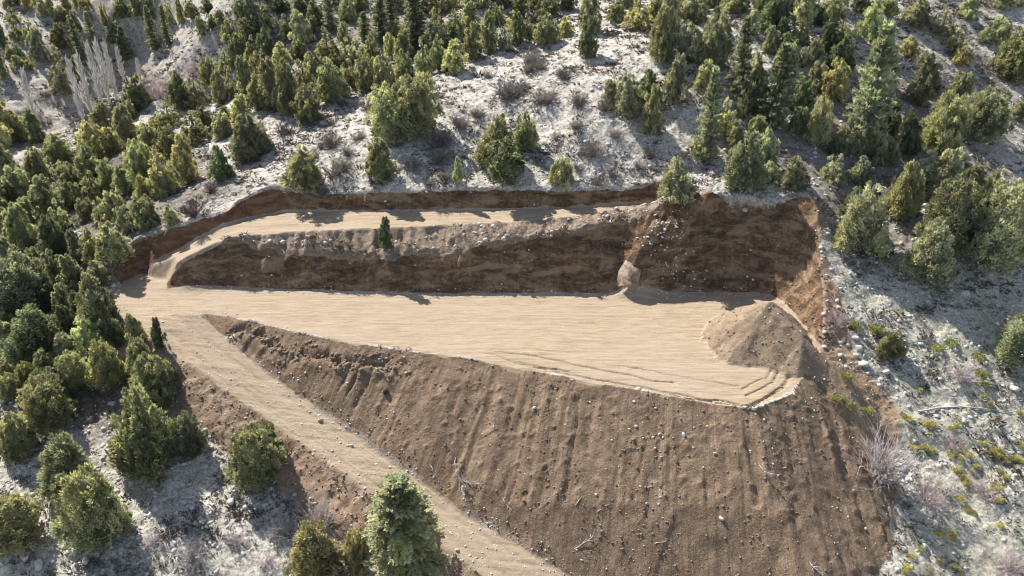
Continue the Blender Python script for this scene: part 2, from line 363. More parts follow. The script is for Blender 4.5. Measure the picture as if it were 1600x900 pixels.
hgt = g.math('ADD', g.math('MULTIPLY', n_fine, .6), g.math('MULTIPLY', n_grit, .18))
bstr = g.math('ADD', .35, g.math('MULTIPLY', g.math('SUBTRACT', 1.0, sepA.outputs[0]), .55))
bmp = g.n('Bump', i={'Height': hgt, 'Strength': bstr, 'Distance': .22})
bs = g.n('BsdfPrincipled', i={'Base Color': col, 'Roughness': .95, 'Normal': bmp.outputs[0]}); bs.inputs['Specular IOR Level'].default_value = .15
nt.links.new(bs.outputs[0], g.n('OutputMaterial').inputs[0])

# ---------------------------------------------------------------- ground meshes
sub = nearw
def pm(px, z, soft=1.0, edge=1.0):
    pts = []
    for u, v in px:
        h = hit(u, v); pts.append(h[:2] if h else at(u, v, z))
    d, _ = polydist(X, Y, np.array(pts)); return sst(edge, -soft, d)
right_green = np.maximum(pm([(1300,430),(1600,430),(1700,920),(1380,920),(1380,700)], -5, 3, 3), .45*pm([(-100,560),(120,600),(350,900),(-100,1000)], -8, 3, 3))
forest_floor_and_shade = np.clip(.35*pm([(-60,110),(60,60),(200,40),(420,-20),(430,60),(330,120),(260,170),(120,230),(-60,260)], 3, 5, 5) + pm([(-300,230),(300,215),(380,300),(280,340),(190,420),(200,520),(290,640),(240,700),(-300,640)], 0, 3, 3) + .8*pm([(1120,240),(1300,120),(1560,120),(1560,380),(1430,440),(1300,380),(1250,290)], 6, 4, 4) + .6*pm([(350,-60),(900,-60),(860,60),(620,130),(420,180)], 13, 6, 6), 0, 1)  # dark forest-floor tone; first area paints the gully slopes' shade into the colour
red = pm([(180,420),(300,330),(400,295),(470,300),(440,335),(300,390),(220,470)], 3, 1, 1.5)
# disturbed earth beside the pad and road
dirtm = np.maximum.reduce([pm([(1240,330),(1285,320),(1275,380),(1310,470),(1330,560),(1400,640),(1395,800),(1350,640),(1290,560),(1230,480),(1215,400)], 1, .8, 1.6),
        sst(6.0, 2.0, rd)*(rd < 7)*(Y < 70)*sst(-.5, .5, (1-fillm))*.9, roadfill*sst(3, 1, rd)])
gravel = np.maximum.reduce([.75*np.exp(-((dP+.25)/.45)**2)*(Y > 74)*sst(-32,-22,X)*sst(22,8,X)*sst(.05,-.1,dP)*sst(-.25,.2,fbm(X*.5,Y,3,55)), .6*np.exp(-((rd-.25)/.42)**2)*(sR > 12)*sst(-.3,.2,fbm(sR*.4,rd,3,56))*(fillm > .1), .10*sst(.6,-.1,np.abs(dP))*(Y<73)])
zonesA = np.stack([np.maximum(sand, moundm*.46), np.maximum(fillm, moundm), cutm, np.ones_like(Z)], -1)
zonesB = np.stack([right_green, red, forest_floor_and_shade, np.ones_like(Z)], -1)
zonesC = np.stack([np.clip(dirtm, 0, 1), spoil, np.clip(gravel, 0, 1), np.ones_like(Z)], -1)
scoord = np.stack([np.where(spoil > .3, sT, np.where(fillm > .3, qF, sPd)), np.where(spoil > .3, dT, dP), np.zeros_like(Z)], -1)
ny, nx = Z.shape
VX = np.stack([X, Y, Z], -1).reshape(-1, 3)
dzx = np.gradient(Z, axis=1)/np.gradient(X, axis=1); dzy = np.gradient(Z, axis=0)/np.gradient(Y, axis=0)
NR = np.stack([-dzx, -dzy, np.ones_like(Z)], -1); NR /= np.linalg.norm(NR, axis=-1, keepdims=True); NR = NR.reshape(-1, 3)
I = np.arange(ny*nx).reshape(ny, nx)
quads = np.stack([I[:-1,:-1], I[:-1,1:], I[1:,1:], I[1:,:-1]], -1).reshape(-1, 4)
fc = lambda a: (a[:-1,:-1]+a[1:,1:]+a[:-1,1:]+a[1:,:-1]).reshape(-1)/4
# one label per face: 0 hillside 1 pad 2 terrace 3 road 4 embankment 5 cut bank 6 mound 7 spoil bank
zone = np.zeros(len(quads), int)
fs, ff, fcut, fm, fsp = fc(sand), fc(fillm), fc(cutm), fc(moundm), fc(spoil)
zone[fsp > .5] = 7; zone[fcut > .5] = 5; zone[ff > .5] = 4
zone[(fs > .5)] = 3; zone[(fs > .5) & (fc(dPw) <= .25)] = 1; zone[(fs > .5) & (fc(dTw) <= .3)] = 2
zone[fm > .5] = 6
def add_ground(name, k):
    q = quads[zone == k]
    if not len(q): return None
    u, inv = np.unique(q, return_inverse=True); q = inv.reshape(-1, 4)
    me = bpy.data.meshes.new(name); me.vertices.add(len(u)); me.vertices.foreach_set('co', VX[u].ravel())
    me.loops.add(q.size); me.loops.foreach_set('vertex_index', q.ravel().astype(np.int32))
    me.polygons.add(len(q)); me.polygons.foreach_set('loop_start', (np.arange(len(q))*4).astype(np.int32)); me.polygons.foreach_set('loop_total', np.full(len(q), 4, np.int32))
    me.update(calc_edges=True); me.polygons.foreach_set('use_smooth', np.ones(len(q), bool))
    for nm, arr in (('zones', zonesA), ('zones_b', zonesB), ('zones_c', zonesC)):
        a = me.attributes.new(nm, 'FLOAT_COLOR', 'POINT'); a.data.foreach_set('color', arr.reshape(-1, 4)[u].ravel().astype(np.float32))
    a = me.attributes.new('slope_coord', 'FLOAT_VECTOR', 'POINT'); a.data.foreach_set('vector', scoord.reshape(-1, 3)[u].ravel().astype(np.float32))
    me.normals_split_custom_set_from_vertices(NR[u].tolist())
    me.materials.append(gm); o = bpy.data.objects.new(name, me); C.objects.link(o); o['kind'] = 'structure'; return o
for k, nm in enumerate(['hillside', 'lower_terrace', 'upper_terrace', 'dirt_road', 'embankment', 'cut_bank', 'dirt_mound', 'spoil_bank']):
    o = add_ground(nm, k)
    if nm == 'dirt_mound':
        del o['kind']; o['label'] = 'cone-shaped heap of loose brown earth at the right end of the lower terrace'; o['category'] = 'dirt mound'
#OBJECTS
# ---------------------------------------------------------------- materials of the things
def leafmat(name, trans=.38):
    m, nt = newmat(name); g = NT(nt)
    oi = g.n('ObjectInfo'); a = g.n('Attribute', attribute_name='leaf_tone'); 
    c = g.mix(1.0, oi.outputs['Color'], a.outputs['Color'], 'MULTIPLY')
    hv = g.n('HueSaturation', i={'Hue': g.math('ADD', .5, g.math('MULTIPLY', g.math('SUBTRACT', oi.outputs['Random'], .5), .016)), 'Value': g.math('ADD', .85, g.math('MULTIPLY', oi.outputs['Random'], .35)), 'Saturation': .74, 'Color': c})
    d = g.n('BsdfPrincipled', i={'Base Color': hv.outputs[0], 'Roughness': .7}); d.inputs['Specular IOR Level'].default_value = .25
    t = g.n('BsdfTranslucent', i={0: g.mix(1.0, hv.outputs[0], (1.25,1.2,.7), 'MULTIPLY')})
    mx = g.n('MixShader', i={0: trans}); nt.links.new(d.outputs[0], mx.inputs[1]); nt.links.new(t.outputs[0], mx.inputs[2])
    nt.links.new(mx.outputs[0], g.n('OutputMaterial').inputs[0]); return m
def plainmat(name, stops, scale=3.0, rough=.9, tone=False):
    m, nt = newmat(name); g = NT(nt); tc = g.n('TexCoord').outputs['Object']
    n_ = g.noise(tc, scale, 5, .7); c = g.ramp(n_, stops)
    if tone: c = g.mix(1.0, c, g.n('Attribute', attribute_name='leaf_tone').outputs['Color'], 'MULTIPLY')
    b = g.n('Bump', i={'Height': n_, 'Strength': .5, 'Distance': .08})
    d = g.n('BsdfPrincipled', i={'Base Color': c, 'Roughness': rough, 'Normal': b.outputs[0]}); d.inputs['Specular IOR Level'].default_value = .2
    nt.links.new(d.outputs[0], g.n('OutputMaterial').inputs[0]); return m
M_leaf = leafmat('conifer_foliage'); M_yel = leafmat('spurge_foliage', .2)
M_bark = plainmat('conifer_bark', [(.3,(.07,.05,.04)),(.7,(.17,.13,.10))], 6)
M_pop = plainmat('poplar_bark', [(.3,(.55,.52,.48)),(.7,(.80,.77,.72))], 4)
M_twig = plainmat('grey_twigs', [(.3,(.15,.13,.115)),(.7,(.31,.275,.25))], 6)
M_twigd = plainmat('dark_twigs', [(.3,(.07,.05,.05)),(.7,(.17,.12,.11))], 6)
M_twigw = plainmat('pale_twigs', [(.3,(.34,.30,.29)),(.7,(.58,.53,.51))], 6)
M_twigp = plainmat('pinkish_twigs', [(.3,(.34,.26,.26)),(.7,(.54,.44,.44))], 6)
M_stone = plainmat('limestone', [(.25,(.26,.24,.21)),(.5,(.46,.44,.41)),(.75,(.62,.60,.57))], 3)
M_gravel = plainmat('mixed_gravel', [(.25,(.26,.22,.18)),(.45,(.46,.42,.37)),(.7,(.72,.69,.65))], .9)
M_ochre = plainmat('ochre_rock', [(.3,(.14,.09,.06)),(.48,(.27,.19,.13)),(.70,(.48,.39,.31))], 1.6)
M_tuft = plainmat('dry_tuft', [(.3,(.07,.06,.045)),(.5,(.15,.13,.10)),(.72,(.30,.27,.22))], .35)

def mesh(name, V, Fc, mat, tone=None, smooth=False):
    me = bpy.data.meshes.new(name); V = np.asarray(V, np.float32); Fc = np.asarray(Fc, np.int32); k = Fc.shape[1]
    me.vertices.add(len(V)); me.vertices.foreach_set('co', V.ravel()); me.loops.add(Fc.size); me.loops.foreach_set('vertex_index', Fc.ravel())
    me.polygons.add(len(Fc)); me.polygons.foreach_set('loop_start', (np.arange(len(Fc))*k).astype(np.int32)); me.polygons.foreach_set('loop_total', np.full(len(Fc), k, np.int32))
    me.update(calc_edges=True)
    if smooth: me.polygons.foreach_set('use_smooth', np.ones(len(Fc), bool))
    if tone is not None:
        a = me.attributes.new('leaf_tone', 'FLOAT_COLOR', 'POINT'); a.data.foreach_set('color', np.concatenate([tone, np.ones((len(V),1))], 1).astype(np.float32).ravel())
    me.materials.append(mat); return me
def nrm(a): return a/(np.linalg.norm(a, axis=-1, keepdims=True)+1e-9)
def blades(base, dirn, length, width, r, wide_axis=None):
    """one pointed leaf spray (two triangles folded along its spine) per row"""
    n = len(base); side = nrm(np.cross(dirn, nrm(r.normal(size=(n,3))) if wide_axis is None else wide_axis))
    mid = base + dirn*length[:,None]*.45; tip = base + dirn*length[:,None]
    w2 = side*(width[:,None]*.5); up = np.cross(side, dirn)*width[:,None]*.18
    V = np.stack([base, mid+w2-up, tip, mid-w2-up], 1).reshape(-1,3)
    i = np.arange(n)*4; Fc = np.concatenate([np.stack([i,i+1,i+2],1), np.stack([i,i+2,i+3],1)])
    return V, Fc
def tube(pts, rad, seg=5):
    """tapered tube along points"""
    pts = np.asarray(pts, float); n = len(pts); V = []; d = nrm(np.gradient(pts, axis=0))
    ref = np.array([.31,.95,.1]) if abs(d[0][2]) > .5 else np.array([0,0,1.])
    for p, t, r_ in zip(pts, d, rad):
        a = nrm(np.cross(t, ref)); b = np.cross(t, a)
        for k in range(seg):
            th = 2*PI*k/seg; V.append(p + r_*(a*math.cos(th)+b*math.sin(th)))
    Fc = []
    for i in range(n-1):
        for k in range(seg):
            a = i*seg+k; b = i*seg+(k+1) % seg; Fc += [(a, b, b+seg), (a, b+seg, a+seg)]
    return np.array(V), np.array(Fc)
def join(parts):
    V = []; Fc = []; o = 0
    for v, f in parts: V.append(v); Fc.append(f+o); o += len(v)
    return np.concatenate(V), np.concatenate(Fc)
def core(radius_fn, h, r, n=12, m=9):
    V = []; Fc = []
    for j in range(m+1):
        t = j/m; rr = max(radius_fn(t), .03)
        for k in range(n):
            th = 2*PI*k/n; q = rr*(.85+.3*r.random()); V.append((q*math.cos(th), q*math.sin(th), h*(.04+.88*t)))
    for j in range(m):
        for k in range(n):
            a = j*n+k; b = j*n+(k+1) % n; Fc += [(a,b,b+n),(a,b+n,a+n)]
    return np.array(V), np.array(Fc)

def juniper_crown(seed, nleaf, shape, leaf=1.0, lobes=3, core_k=.42):
    """crown 6 m tall and 4 m wide made of foliage sprays gathered in clumps on several leaders"""
    r = np.random.default_rng(seed); h = 6.0
    if shape == 'cone': prof = lambda t: 2.0*np.clip((1-t),0,1)**.72*np.clip(.55+t*3.2, 0, 1)
    elif shape == 'egg': prof = lambda t: 2.0*np.sqrt(np.clip(1-((t-.40)/.60)**2, 0, 1))**.95*np.where(t<.4, .8+.5*t, 1)
    elif shape == 'slim': prof = lambda t: 2.0*np.clip((1-t),0,1)**.55*np.clip(.45+t*2.5, 0, 1)
    else: prof = lambda t: 2.0*np.sqrt(np.clip(1-((t-.42)/.60)**2, 0, 1))
    ph = r.random(4)*9
    def rad(t, th): return prof(t)*(.84 + .17*np.sin(3*th+ph[0]+5*t) + .12*np.sin(5*th+ph[1]-9*t) + .09*np.sin(11*t+2*th+ph[2]))
    L = [(0,0,1.0,1.0)] + [(math.cos(a)*q, math.sin(a)*q, .50+.38*r.random(), .42+.22*r.random()) for a, q in zip(r.random(lobes)*2*PI, .75+.65*r.random(lobes))]
    wts = np.array([s_*hh for _,_,hh,s_ in L]); wts[0] *= 1.3; wts /= wts.sum()
    nc = max(60, nleaf//44); cl = r.choice(len(L), nc, p=wts); LA = np.array(L)[cl]
    t = 1-np.sqrt(1-r.random(nc)*.995) if shape == 'cone' else r.random(nc)*.97
    t = .03+.95*t; th = r.random(nc)*2*PI
    R_ = rad(t, th)*LA[:,3]*(.60+.50*r.random(nc)**.8)
    cc = np.stack([LA[:,0]+R_*np.cos(th), LA[:,1]+R_*np.sin(th), t*h*LA[:,2]], 1)
    outd = nrm(np.stack([np.cos(th), np.sin(th), .45+.6*t], 1)); ctone = .50+.95*r.random(nc)
    k = r.integers(0, nc, nleaf); crad = (.20+.34*r.random(nc))*(1-.45*t)
    dv = nrm(r.normal(size=(nleaf,3))+outd[k]*.9); fr = r.random(nleaf)[:,None]**.5; taper = 1-.55*np.clip(dv[:,2:3]*fr, 0, 1); base = cc[k] + dv*crad[k][:,None]*fr*np.concatenate([taper, taper, np.full((nleaf,1), 1.75)], 1)
    dirn = nrm(dv*.8+outd[k]*.5+np.array([0,0,.75])+r.normal(size=(nleaf,3))*.35)
    ln = (.17+.20*r.random(nleaf))*leaf; wd = ln*(.34+.2*r.random(nleaf))
    V1, F1 = blades(base, dirn, ln, wd, r)
    tone = np.repeat(np.stack([ctone[k]*(.85+.3*r.random(nleaf))]*3, 1)*np.array([1.0,1.0,.95]), 4, 0)
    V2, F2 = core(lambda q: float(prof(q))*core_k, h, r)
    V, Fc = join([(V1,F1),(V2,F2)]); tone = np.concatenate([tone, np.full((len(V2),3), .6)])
    # extra leaders get their own small cores
    return mesh('crown', V, Fc, M_leaf, tone)
def cedar_crown(seed, nb, per, leaf=1.0, droop=.12):
    r = np.random.default_rng(seed); h = 6.0; Vs = []; Fs = []; tn = []; o = 0; B = []
    for b in range(nb):
        t = (b+r.random())/nb; t = t**1.08; z = h*(.07+.90*t); z = round(z/.30)*.30 + r.normal()*.035; th = b*2.39996+r.random()*.5
        L = (2.15*(1-t)**(.80 if droop < .15 else .52)+.10)*(.70+.42*r.random())*(1 if t > .12 else .8)
        rise = .14+.45*t
        n = per; s_ = r.random(n)**.62*L
        lat = (r.random(n)-.5)*2*(.10+.34*(1-s_/L))*min(L, 1.3)*.62
        dirh = np.array([math.cos(th), math.sin(th), 0]); sd_ = np.array([-dirh[1], dirh[0], 0])
        zz = s_*rise - droop*(s_**2)/max(L,.5)*1.4
        base = dirh*s_[:,None] + sd_*lat[:,None] + np.array([0,0,z]) + np.array([0,0,1])*zz[:,None] + r.normal(size=(n,3))*np.array([.02,.02,.035])
        d = nrm(dirh*.8 + sd_*np.sign(lat)[:,None]*.75 + np.array([0,0,.35]) + r.normal(size=(n,3))*.3)
        ln = (.15+.16*r.random(n))*leaf; V, Fc = blades(base, d, ln, ln*.42, r, wide_axis=nrm(np.array([0,0,1.])+r.normal(size=(n,3))*.45))
        Vs.append(V); Fs.append(Fc+o); o += len(V); tn.append(np.repeat((.6+.75*r.random())*(.85+.3*r.random(n)), 4))
        if b % 3 == 0:
            V, Fc = tube([(0,0,z), tuple(dirh*L*.9+np.array([0,0,z+L*.9*rise-droop*.81*L*1.4]))], [.035,.01], 3)
            Vs.append(V); Fs.append(Fc+o); o += len(V); tn.append(np.full(len(V), .45))
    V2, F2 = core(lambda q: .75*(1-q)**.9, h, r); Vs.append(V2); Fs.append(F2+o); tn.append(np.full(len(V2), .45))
    t_ = np.concatenate(tn); return mesh('crown', np.concatenate(Vs), np.concatenate(Fs), M_leaf, np.stack([t_,t_,t_*.98], 1))
def trunk_mesh(seed, h=5.0, r0=.16, mat=M_bark, lean=.15):
    r = np.random.default_rng(seed); pts = [(0,0,-.8)]
    for k in range(1, 7): pts.append((r.normal()*.04*k*lean*4, r.normal()*.04*k*lean*4, h*k/6))
    parts = [tube(pts, [r0*1.25]+[r0*(1-k/7.5) for k in range(1,7)], 7)]
    for k in range(7):
        z = h*(.1+.6*r.random()); a = r.random()*6.28; L = .9*(1-z/h)+.3
        parts.append(tube([(0,0,z),(math.cos(a)*L*.6, math.sin(a)*L*.6, z+.25*L),(math.cos(a)*L, math.sin(a)*L, z+.6*L)], [.05,.03,.012], 4))
    V, Fc = join(parts); return mesh('trunk', V, Fc, mat, None, True)
def twig_tree(seed, n, h, spread, mat, name='branches', r0=.035, upright=0.0, forks=3, stem=.15):
    """leafless branching from the ground: n main stems, each forking"""
    r = np.random.default_rng(seed); parts = []
    for i in range(n):
        th = r.random()*2*PI; inc = spread*math.sqrt(r.random()); d = np.array([math.cos(th)*math.sin(inc), math.sin(th)*math.sin(inc), math.cos(inc)])
        L = h*(.6+.45*r.random())*(1-.25*inc/1.6); p0 = np.array([r.normal()*stem, r.normal()*stem, -.1]); pts = [p0]
        for k in range(4):
            d = nrm(d + r.normal(size=3)*.16 + np.array([0,0,upright])); pts.append(pts[-1]+d*L/4)
        parts.append(tube(pts, [r0, r0*.8, r0*.6, r0*.42, r0*.2], 3))
        for k in range(forks*2):
            q = 1+r.integers(0, 3); b0 = pts[q]; dd = nrm(d + r.normal(size=3)*.55 + np.array([0,0,upright*.5])); l2 = L*(.22+.25*r.random())
            b1 = b0+dd*l2*.5; dd = nrm(dd+r.normal(size=3)*.2); b2 = b1+dd*l2*.5
            parts.append(tube([b0,b1,b2], [r0*.5,r0*.36,r0*.15], 3))
    V, Fc = join(parts); return mesh(name, V, Fc, mat)
def poplar_mesh(seed):
    r = np.random.default_rng(seed); parts = []; h = 9.0
    parts.append(tube([(r.normal()*.03*k, r.normal()*.03*k, h*k/6-.4*(k==0)) for k in range(7)], [.17,.15,.13,.11,.08,.05,.02], 6))
    for i in range(90):
        z = h*(.06+.82*r.random()); th = r.random()*2*PI; L = (.5+1.6*r.random())*(1-.45*z/h); rr = .25+.45*math.sin(PI*min(z/h+.12, 1))
        o = np.array([math.cos(th), math.sin(th), 0])*rr*(.5+.6*r.random())
        p = np.array([0,0,z]); parts.append(tube([p, p+o*.55+np.array([0,0,L*.35]), p+o+np.array([0,0,L])], [.06,.045,.02], 3))
        for _ in range(2):
            q = p+o*.6+np.array([0,0,L*.4]); parts.append(tube([q, q+np.array([r.normal()*.12, r.normal()*.12, .5+.5*r.random()])], [.034,.014], 3))
    return join(parts)
def stone_mesh(seed, mat, sub=2, name='boulder', rough=.28):
    import bmesh
    r = np.random.default_rng(seed); bm = bmesh.new(); bmesh.ops.create_icosphere(bm, subdivisions=sub, radius=1)
    V = np.array([v.co[:] for v in bm.verts]); Fc = np.array([[v.index for v in f.verts] for f in bm.faces]); bm.free()
    for _ in range(9):   # chip flat facets off
        nv = nrm(r.normal(size=3)); dcut = .55+.3*r.random(); q = V@nv; V = V - np.outer(np.maximum(q-dcut, 0), nv)
    V *= 1+rough*.35*fbm(V[:,0]*2.3+seed, V[:,1]*2.3+V[:,2]*1.7, 3, seed)[:,None]
    V *= np.array([1, .62+.3*r.random(), .5+.25*r.random()]); return V, Fc

# ---------------------------------------------------------------- prototypes
J_FAR = [juniper_crown(100+k, 6500, ['cone','slim','cone','cone','egg','slim'][k], 1.3, [2,1,3,3,4,2][k]) for k in range(6)]
J_NEAR = [juniper_crown(200+k, 21000, ['cone','cone','cone','egg'][k], .92, [3,4,5,4][k]) for k in range(4)]
J_OPEN = [juniper_crown(350+k, 3600, 'cone', 1.35, 3, .12) for k in range(3)]
R_BIG = [juniper_crown(300+k, 17000, 'round', 1.0, 5) for k in range(2)]
C_FAR = [cedar_crown(400+k, 84, 85, 1.35) for k in range(3)]
C_NEAR = [cedar_crown(450+k, 230, 190, .78, .22) for k in range(1)]
TRUNKS = [trunk_mesh(500+k) for k in range(3)]
TINT = {'S': (.37,.385,.205), 'J': (.285,.295,.160), 'Y': (.40,.375,.175), 'G': (.34,.355,.235), 'D': (.175,.205,.112), 'C': (.29,.315,.195), 'B': (.25,.30,.23), 'L': (.38,.39,.21)}
taken = []
GROUPS = {}
def root_at(name, p, rz, sc3):
    o = bpy.data.objects.new(name, None); o.empty_display_size = .3; C.objects.link(o); o.location = p; o.rotation_euler = (0, 0, rz); o.scale = sc3; return o
def child(name, me, par, color=None):
    o = bpy.data.objects.new(name, me); C.objects.link(o); o.parent = par
    if color: o.color = (*color, 1)
    return o
def conifer(u, v, h, wd, kind, label, group=None, sub=None):
    p = hit(u, v)
    if p is None: return
    dl = math.atan2(H-p[2], math.hypot(p[0], p[1])); vb = v - .42*wd*math.sin(dl); q = hit(u, vb) or p
    t = q[3]; W = wd*t/F; HT = max((1.12 if v < 560 else 1.0)*(h*t/F - .42*W*math.sin(dl))/math.cos(dl), 1.0*W)
    rr = random.random; near = h*1.0 > 72 or v > 560
    if kind == 'C' or kind == 'S': me = C_NEAR[0] if (kind == 'S') else random.choice(C_FAR)
    elif kind == 'R': me = random.choice(R_BIG)
    else:
        if h/wd > 1.75 and not near: me = J_FAR[random.choice([1, 5])]
        else: me = random.choice(J_NEAR if near else J_FAR)
    if not near and h < 60 and me in J_FAR and kind != 'D' and rr() < .28: me = random.choice(J_OPEN)
    tint = TINT['J' if kind in 'R' else kind]; tm = .95+.38*rr(); tint = tuple(c*tm*(.96+.08*rr()) for c in tint)
    name = 'cedar_tree' if kind in 'CS' else 'juniper_tree'
    o = root_at(name, (q[0], q[1], q[2]-.05), rr()*6.28, (W/4.15, W/4.15, HT/6.1)); o.rotation_euler = ((rr()-.5)*.07, (rr()-.5)*.07, rr()*6.28)
    child('trunk', random.choice(TRUNKS), o); child('crown', me, o, tint)
    o['label'] = label; o['category'] = 'cedar' if kind in 'CS' else 'juniper'
    if group: o['group'] = group
    taken.append((u, v-.5*h, wd, h)); return o

G_LEFT = ('green conifer packed in the dense stand down the left edge', 'trees of the left stand')
G_TOPM = ('small conifer in the thick wood along the top, behind the bare knoll', 'trees of the wood behind the knoll')
G_FARL = ('distant conifer on the valley side in the top left corner', 'trees on the far valley side')
G_RIGHT = ('grey-green juniper on the wooded slope above the right end of the cut', 'trees on the right slope')
G_TOPR = ('conifer scattered on the pale stony slope in the top right corner', 'trees in the top right corner')
T = []
def add(g, kind, *pts):
    for p in pts: T.append((p[0], p[1], p[2], p[3], p[4] if len(p) > 4 else kind, g))
add(G_FARL, 'J', (15,12,20,20,'Y'),(42,14,22,20,'Y'),(100,35,24,26),(140,38,24,14,'Y'),(120,52,30,22),(50,68,34,28),(22,38,20,26),(8,78,35,22,'D'),(68,98,46,28,'G'),(100,78,36,32),(90,102,30,24,'G'),
    (128,95,58,24,'C'),(150,82,56,24,'C'),(165,38,44,15,'Y'),(192,30,28,26),(215,26,30,30),(197,97,50,30,'C'),(235,34,30,24),(243,82,64,26,'C'),(264,74,58,20,'C'),(264,38,42,18,'Y'),(285,40,38,16,'Y'),
    (8,122,36,22),(100,150,44,38,'G'),(126,128,36,26),(30,112,20,24),(60,12,20,18,'Y'),(120,10,18,14,'Y'),(300,30,26,22),(325,22,26,22,'D'),(345,40,22,22),(180,70,30,22,'G'))
add(G_LEFT, 'J', (203,228,58,40),(283,173,56,44,'D'),(167,217,50,42),(150,257,60,46,'Y'),(143,293,64,50),(63,282,54,38),(13,285,60,38,'G'),(33,322,66,48),(93,262,44,50),(232,236,44,38),(267,205,38,42),(268,250,48,40),
    (307,226,50,48),(310,170,50,36),(330,136,40,30),(345,165,48,30),(355,116,36,32),(362,157,48,30),(370,90,38,30),(385,70,36,32),(385,152,56,34),(396,100,40,30),(358,212,44,34,'D'),
    (5,345,40,36),(75,335,54,46),(112,332,46,38),(135,348,40,34),(187,344,46,36),(88,412,74,50,'D'),(40,392,66,50),(15,425,50,42,'G'),(10,372,50,40),(40,505,98,88,'G'),(62,565,88,88,'D'),(158,455,48,40),
    (105,495,48,34,'G'),(143,556,58,40,'L'),(105,565,50,42,'G'),(15,560,60,50),(170,612,88,60,'Y'),(120,612,62,46,'L'),(213,540,46,30),(225,592,68,50),(265,600,44,32,'D'),(205,190,30,26),(180,245,44,34),(240,268,44,36,'Y'),(108,300,50,38),
    (60,445,52,42),(5,490,60,50,'J'),(85,640,60,60,'D'),(250,212,30,26,'Y'),(320,205,40,30,'D'),(15,330,40,34,'D'),(175,300,50,34),(45,352,40,40,'L'))
add(G_TOPM, 'J', (418,48,34,30),(447,60,34,24,'D'),(470,74,50,38,'G'),(493,42,42,32),(513,98,50,42),(517,50,52,28,'C'),(543,36,34,26),(560,98,36,38,'G'),(583,110,40,24),(572,142,50,34),(603,143,58,36),(610,88,32,20,'L'),
    (632,128,50,34),(663,120,54,32),(687,112,44,28),(713,113,44,46,'L'),(740,96,52,32),(763,82,56,36),(790,80,38,28,'G'),(735,46,38,30,'L'),(712,63,46,36),(680,22,30,32),(703,18,26,26),(755,14,26,26),(520,163,66,50),(427,175,72,50),(452,182,82,50),
    (403,172,50,34),(478,152,58,40),(545,135,40,32),(495,125,46,36,'G'),(440,110,44,36,'L'),(405,120,40,30),(815,25,30,30),(860,22,26,30,'D'),(890,16,26,28,'D'),(775,40,34,30),(800,52,32,28,'L'),(843,36,30,28),(570,64,40,30,'C'),(470,22,28,26,'D'),(440,20,24,24,'D'),
    (655,52,44,28,'C'),(625,18,26,24),(565,18,26,24),(380,30,30,26),(400,50,34,28,'D'),(360,66,34,28))
add(G_RIGHT, 'G', (1113,110,74,46),(1067,102,60,48),(1103,147,50,44,'L'),(1055,167,70,44),(1013,162,52,44,'D'),(1147,232,42,36),(1273,226,74,46,'L'),(1223,137,70,50,'J'),(1300,162,62,38,'Y'),(1370,132,66,52,'L'),(1435,167,72,50),
    (1300,290,50,44),(1240,302,55,44),(1345,292,48,40),(1470,330,70,60),(1440,300,60,50),(1405,345,90,58,'J'),(1380,260,50,40),(1480,290,60,46),(1510,325,60,52),(1270,102,36,32),(1255,104,32,28),(1180,180,60,40,'D'),(1250,180,50,36,'D'),(1330,345,50,44,'D'),(1150,265,36,34),(1200,290,36,34))
add(G_TOPR, 'G', (1150,22,36,46),(1120,14,30,36,'D'),(1250,68,34,38,'L'),(1305,16,28,36),(1357,64,60,44,'L'),(1433,44,46,52),(1470,62,44,42),(1513,34,34,36),(1490,84,38,30,'L'),(1195,20,32,38,'D'),(1385,26,32,34,'J'),(1560,14,26,34),(1590,10,26,30),
    (1315,68,26,28,'L'),(1540,70,22,26),(1275,40,26,30,'D'),(1085,20,30,36),(1340,20,30,30,'D'),(1225,90,34,34,'D'))
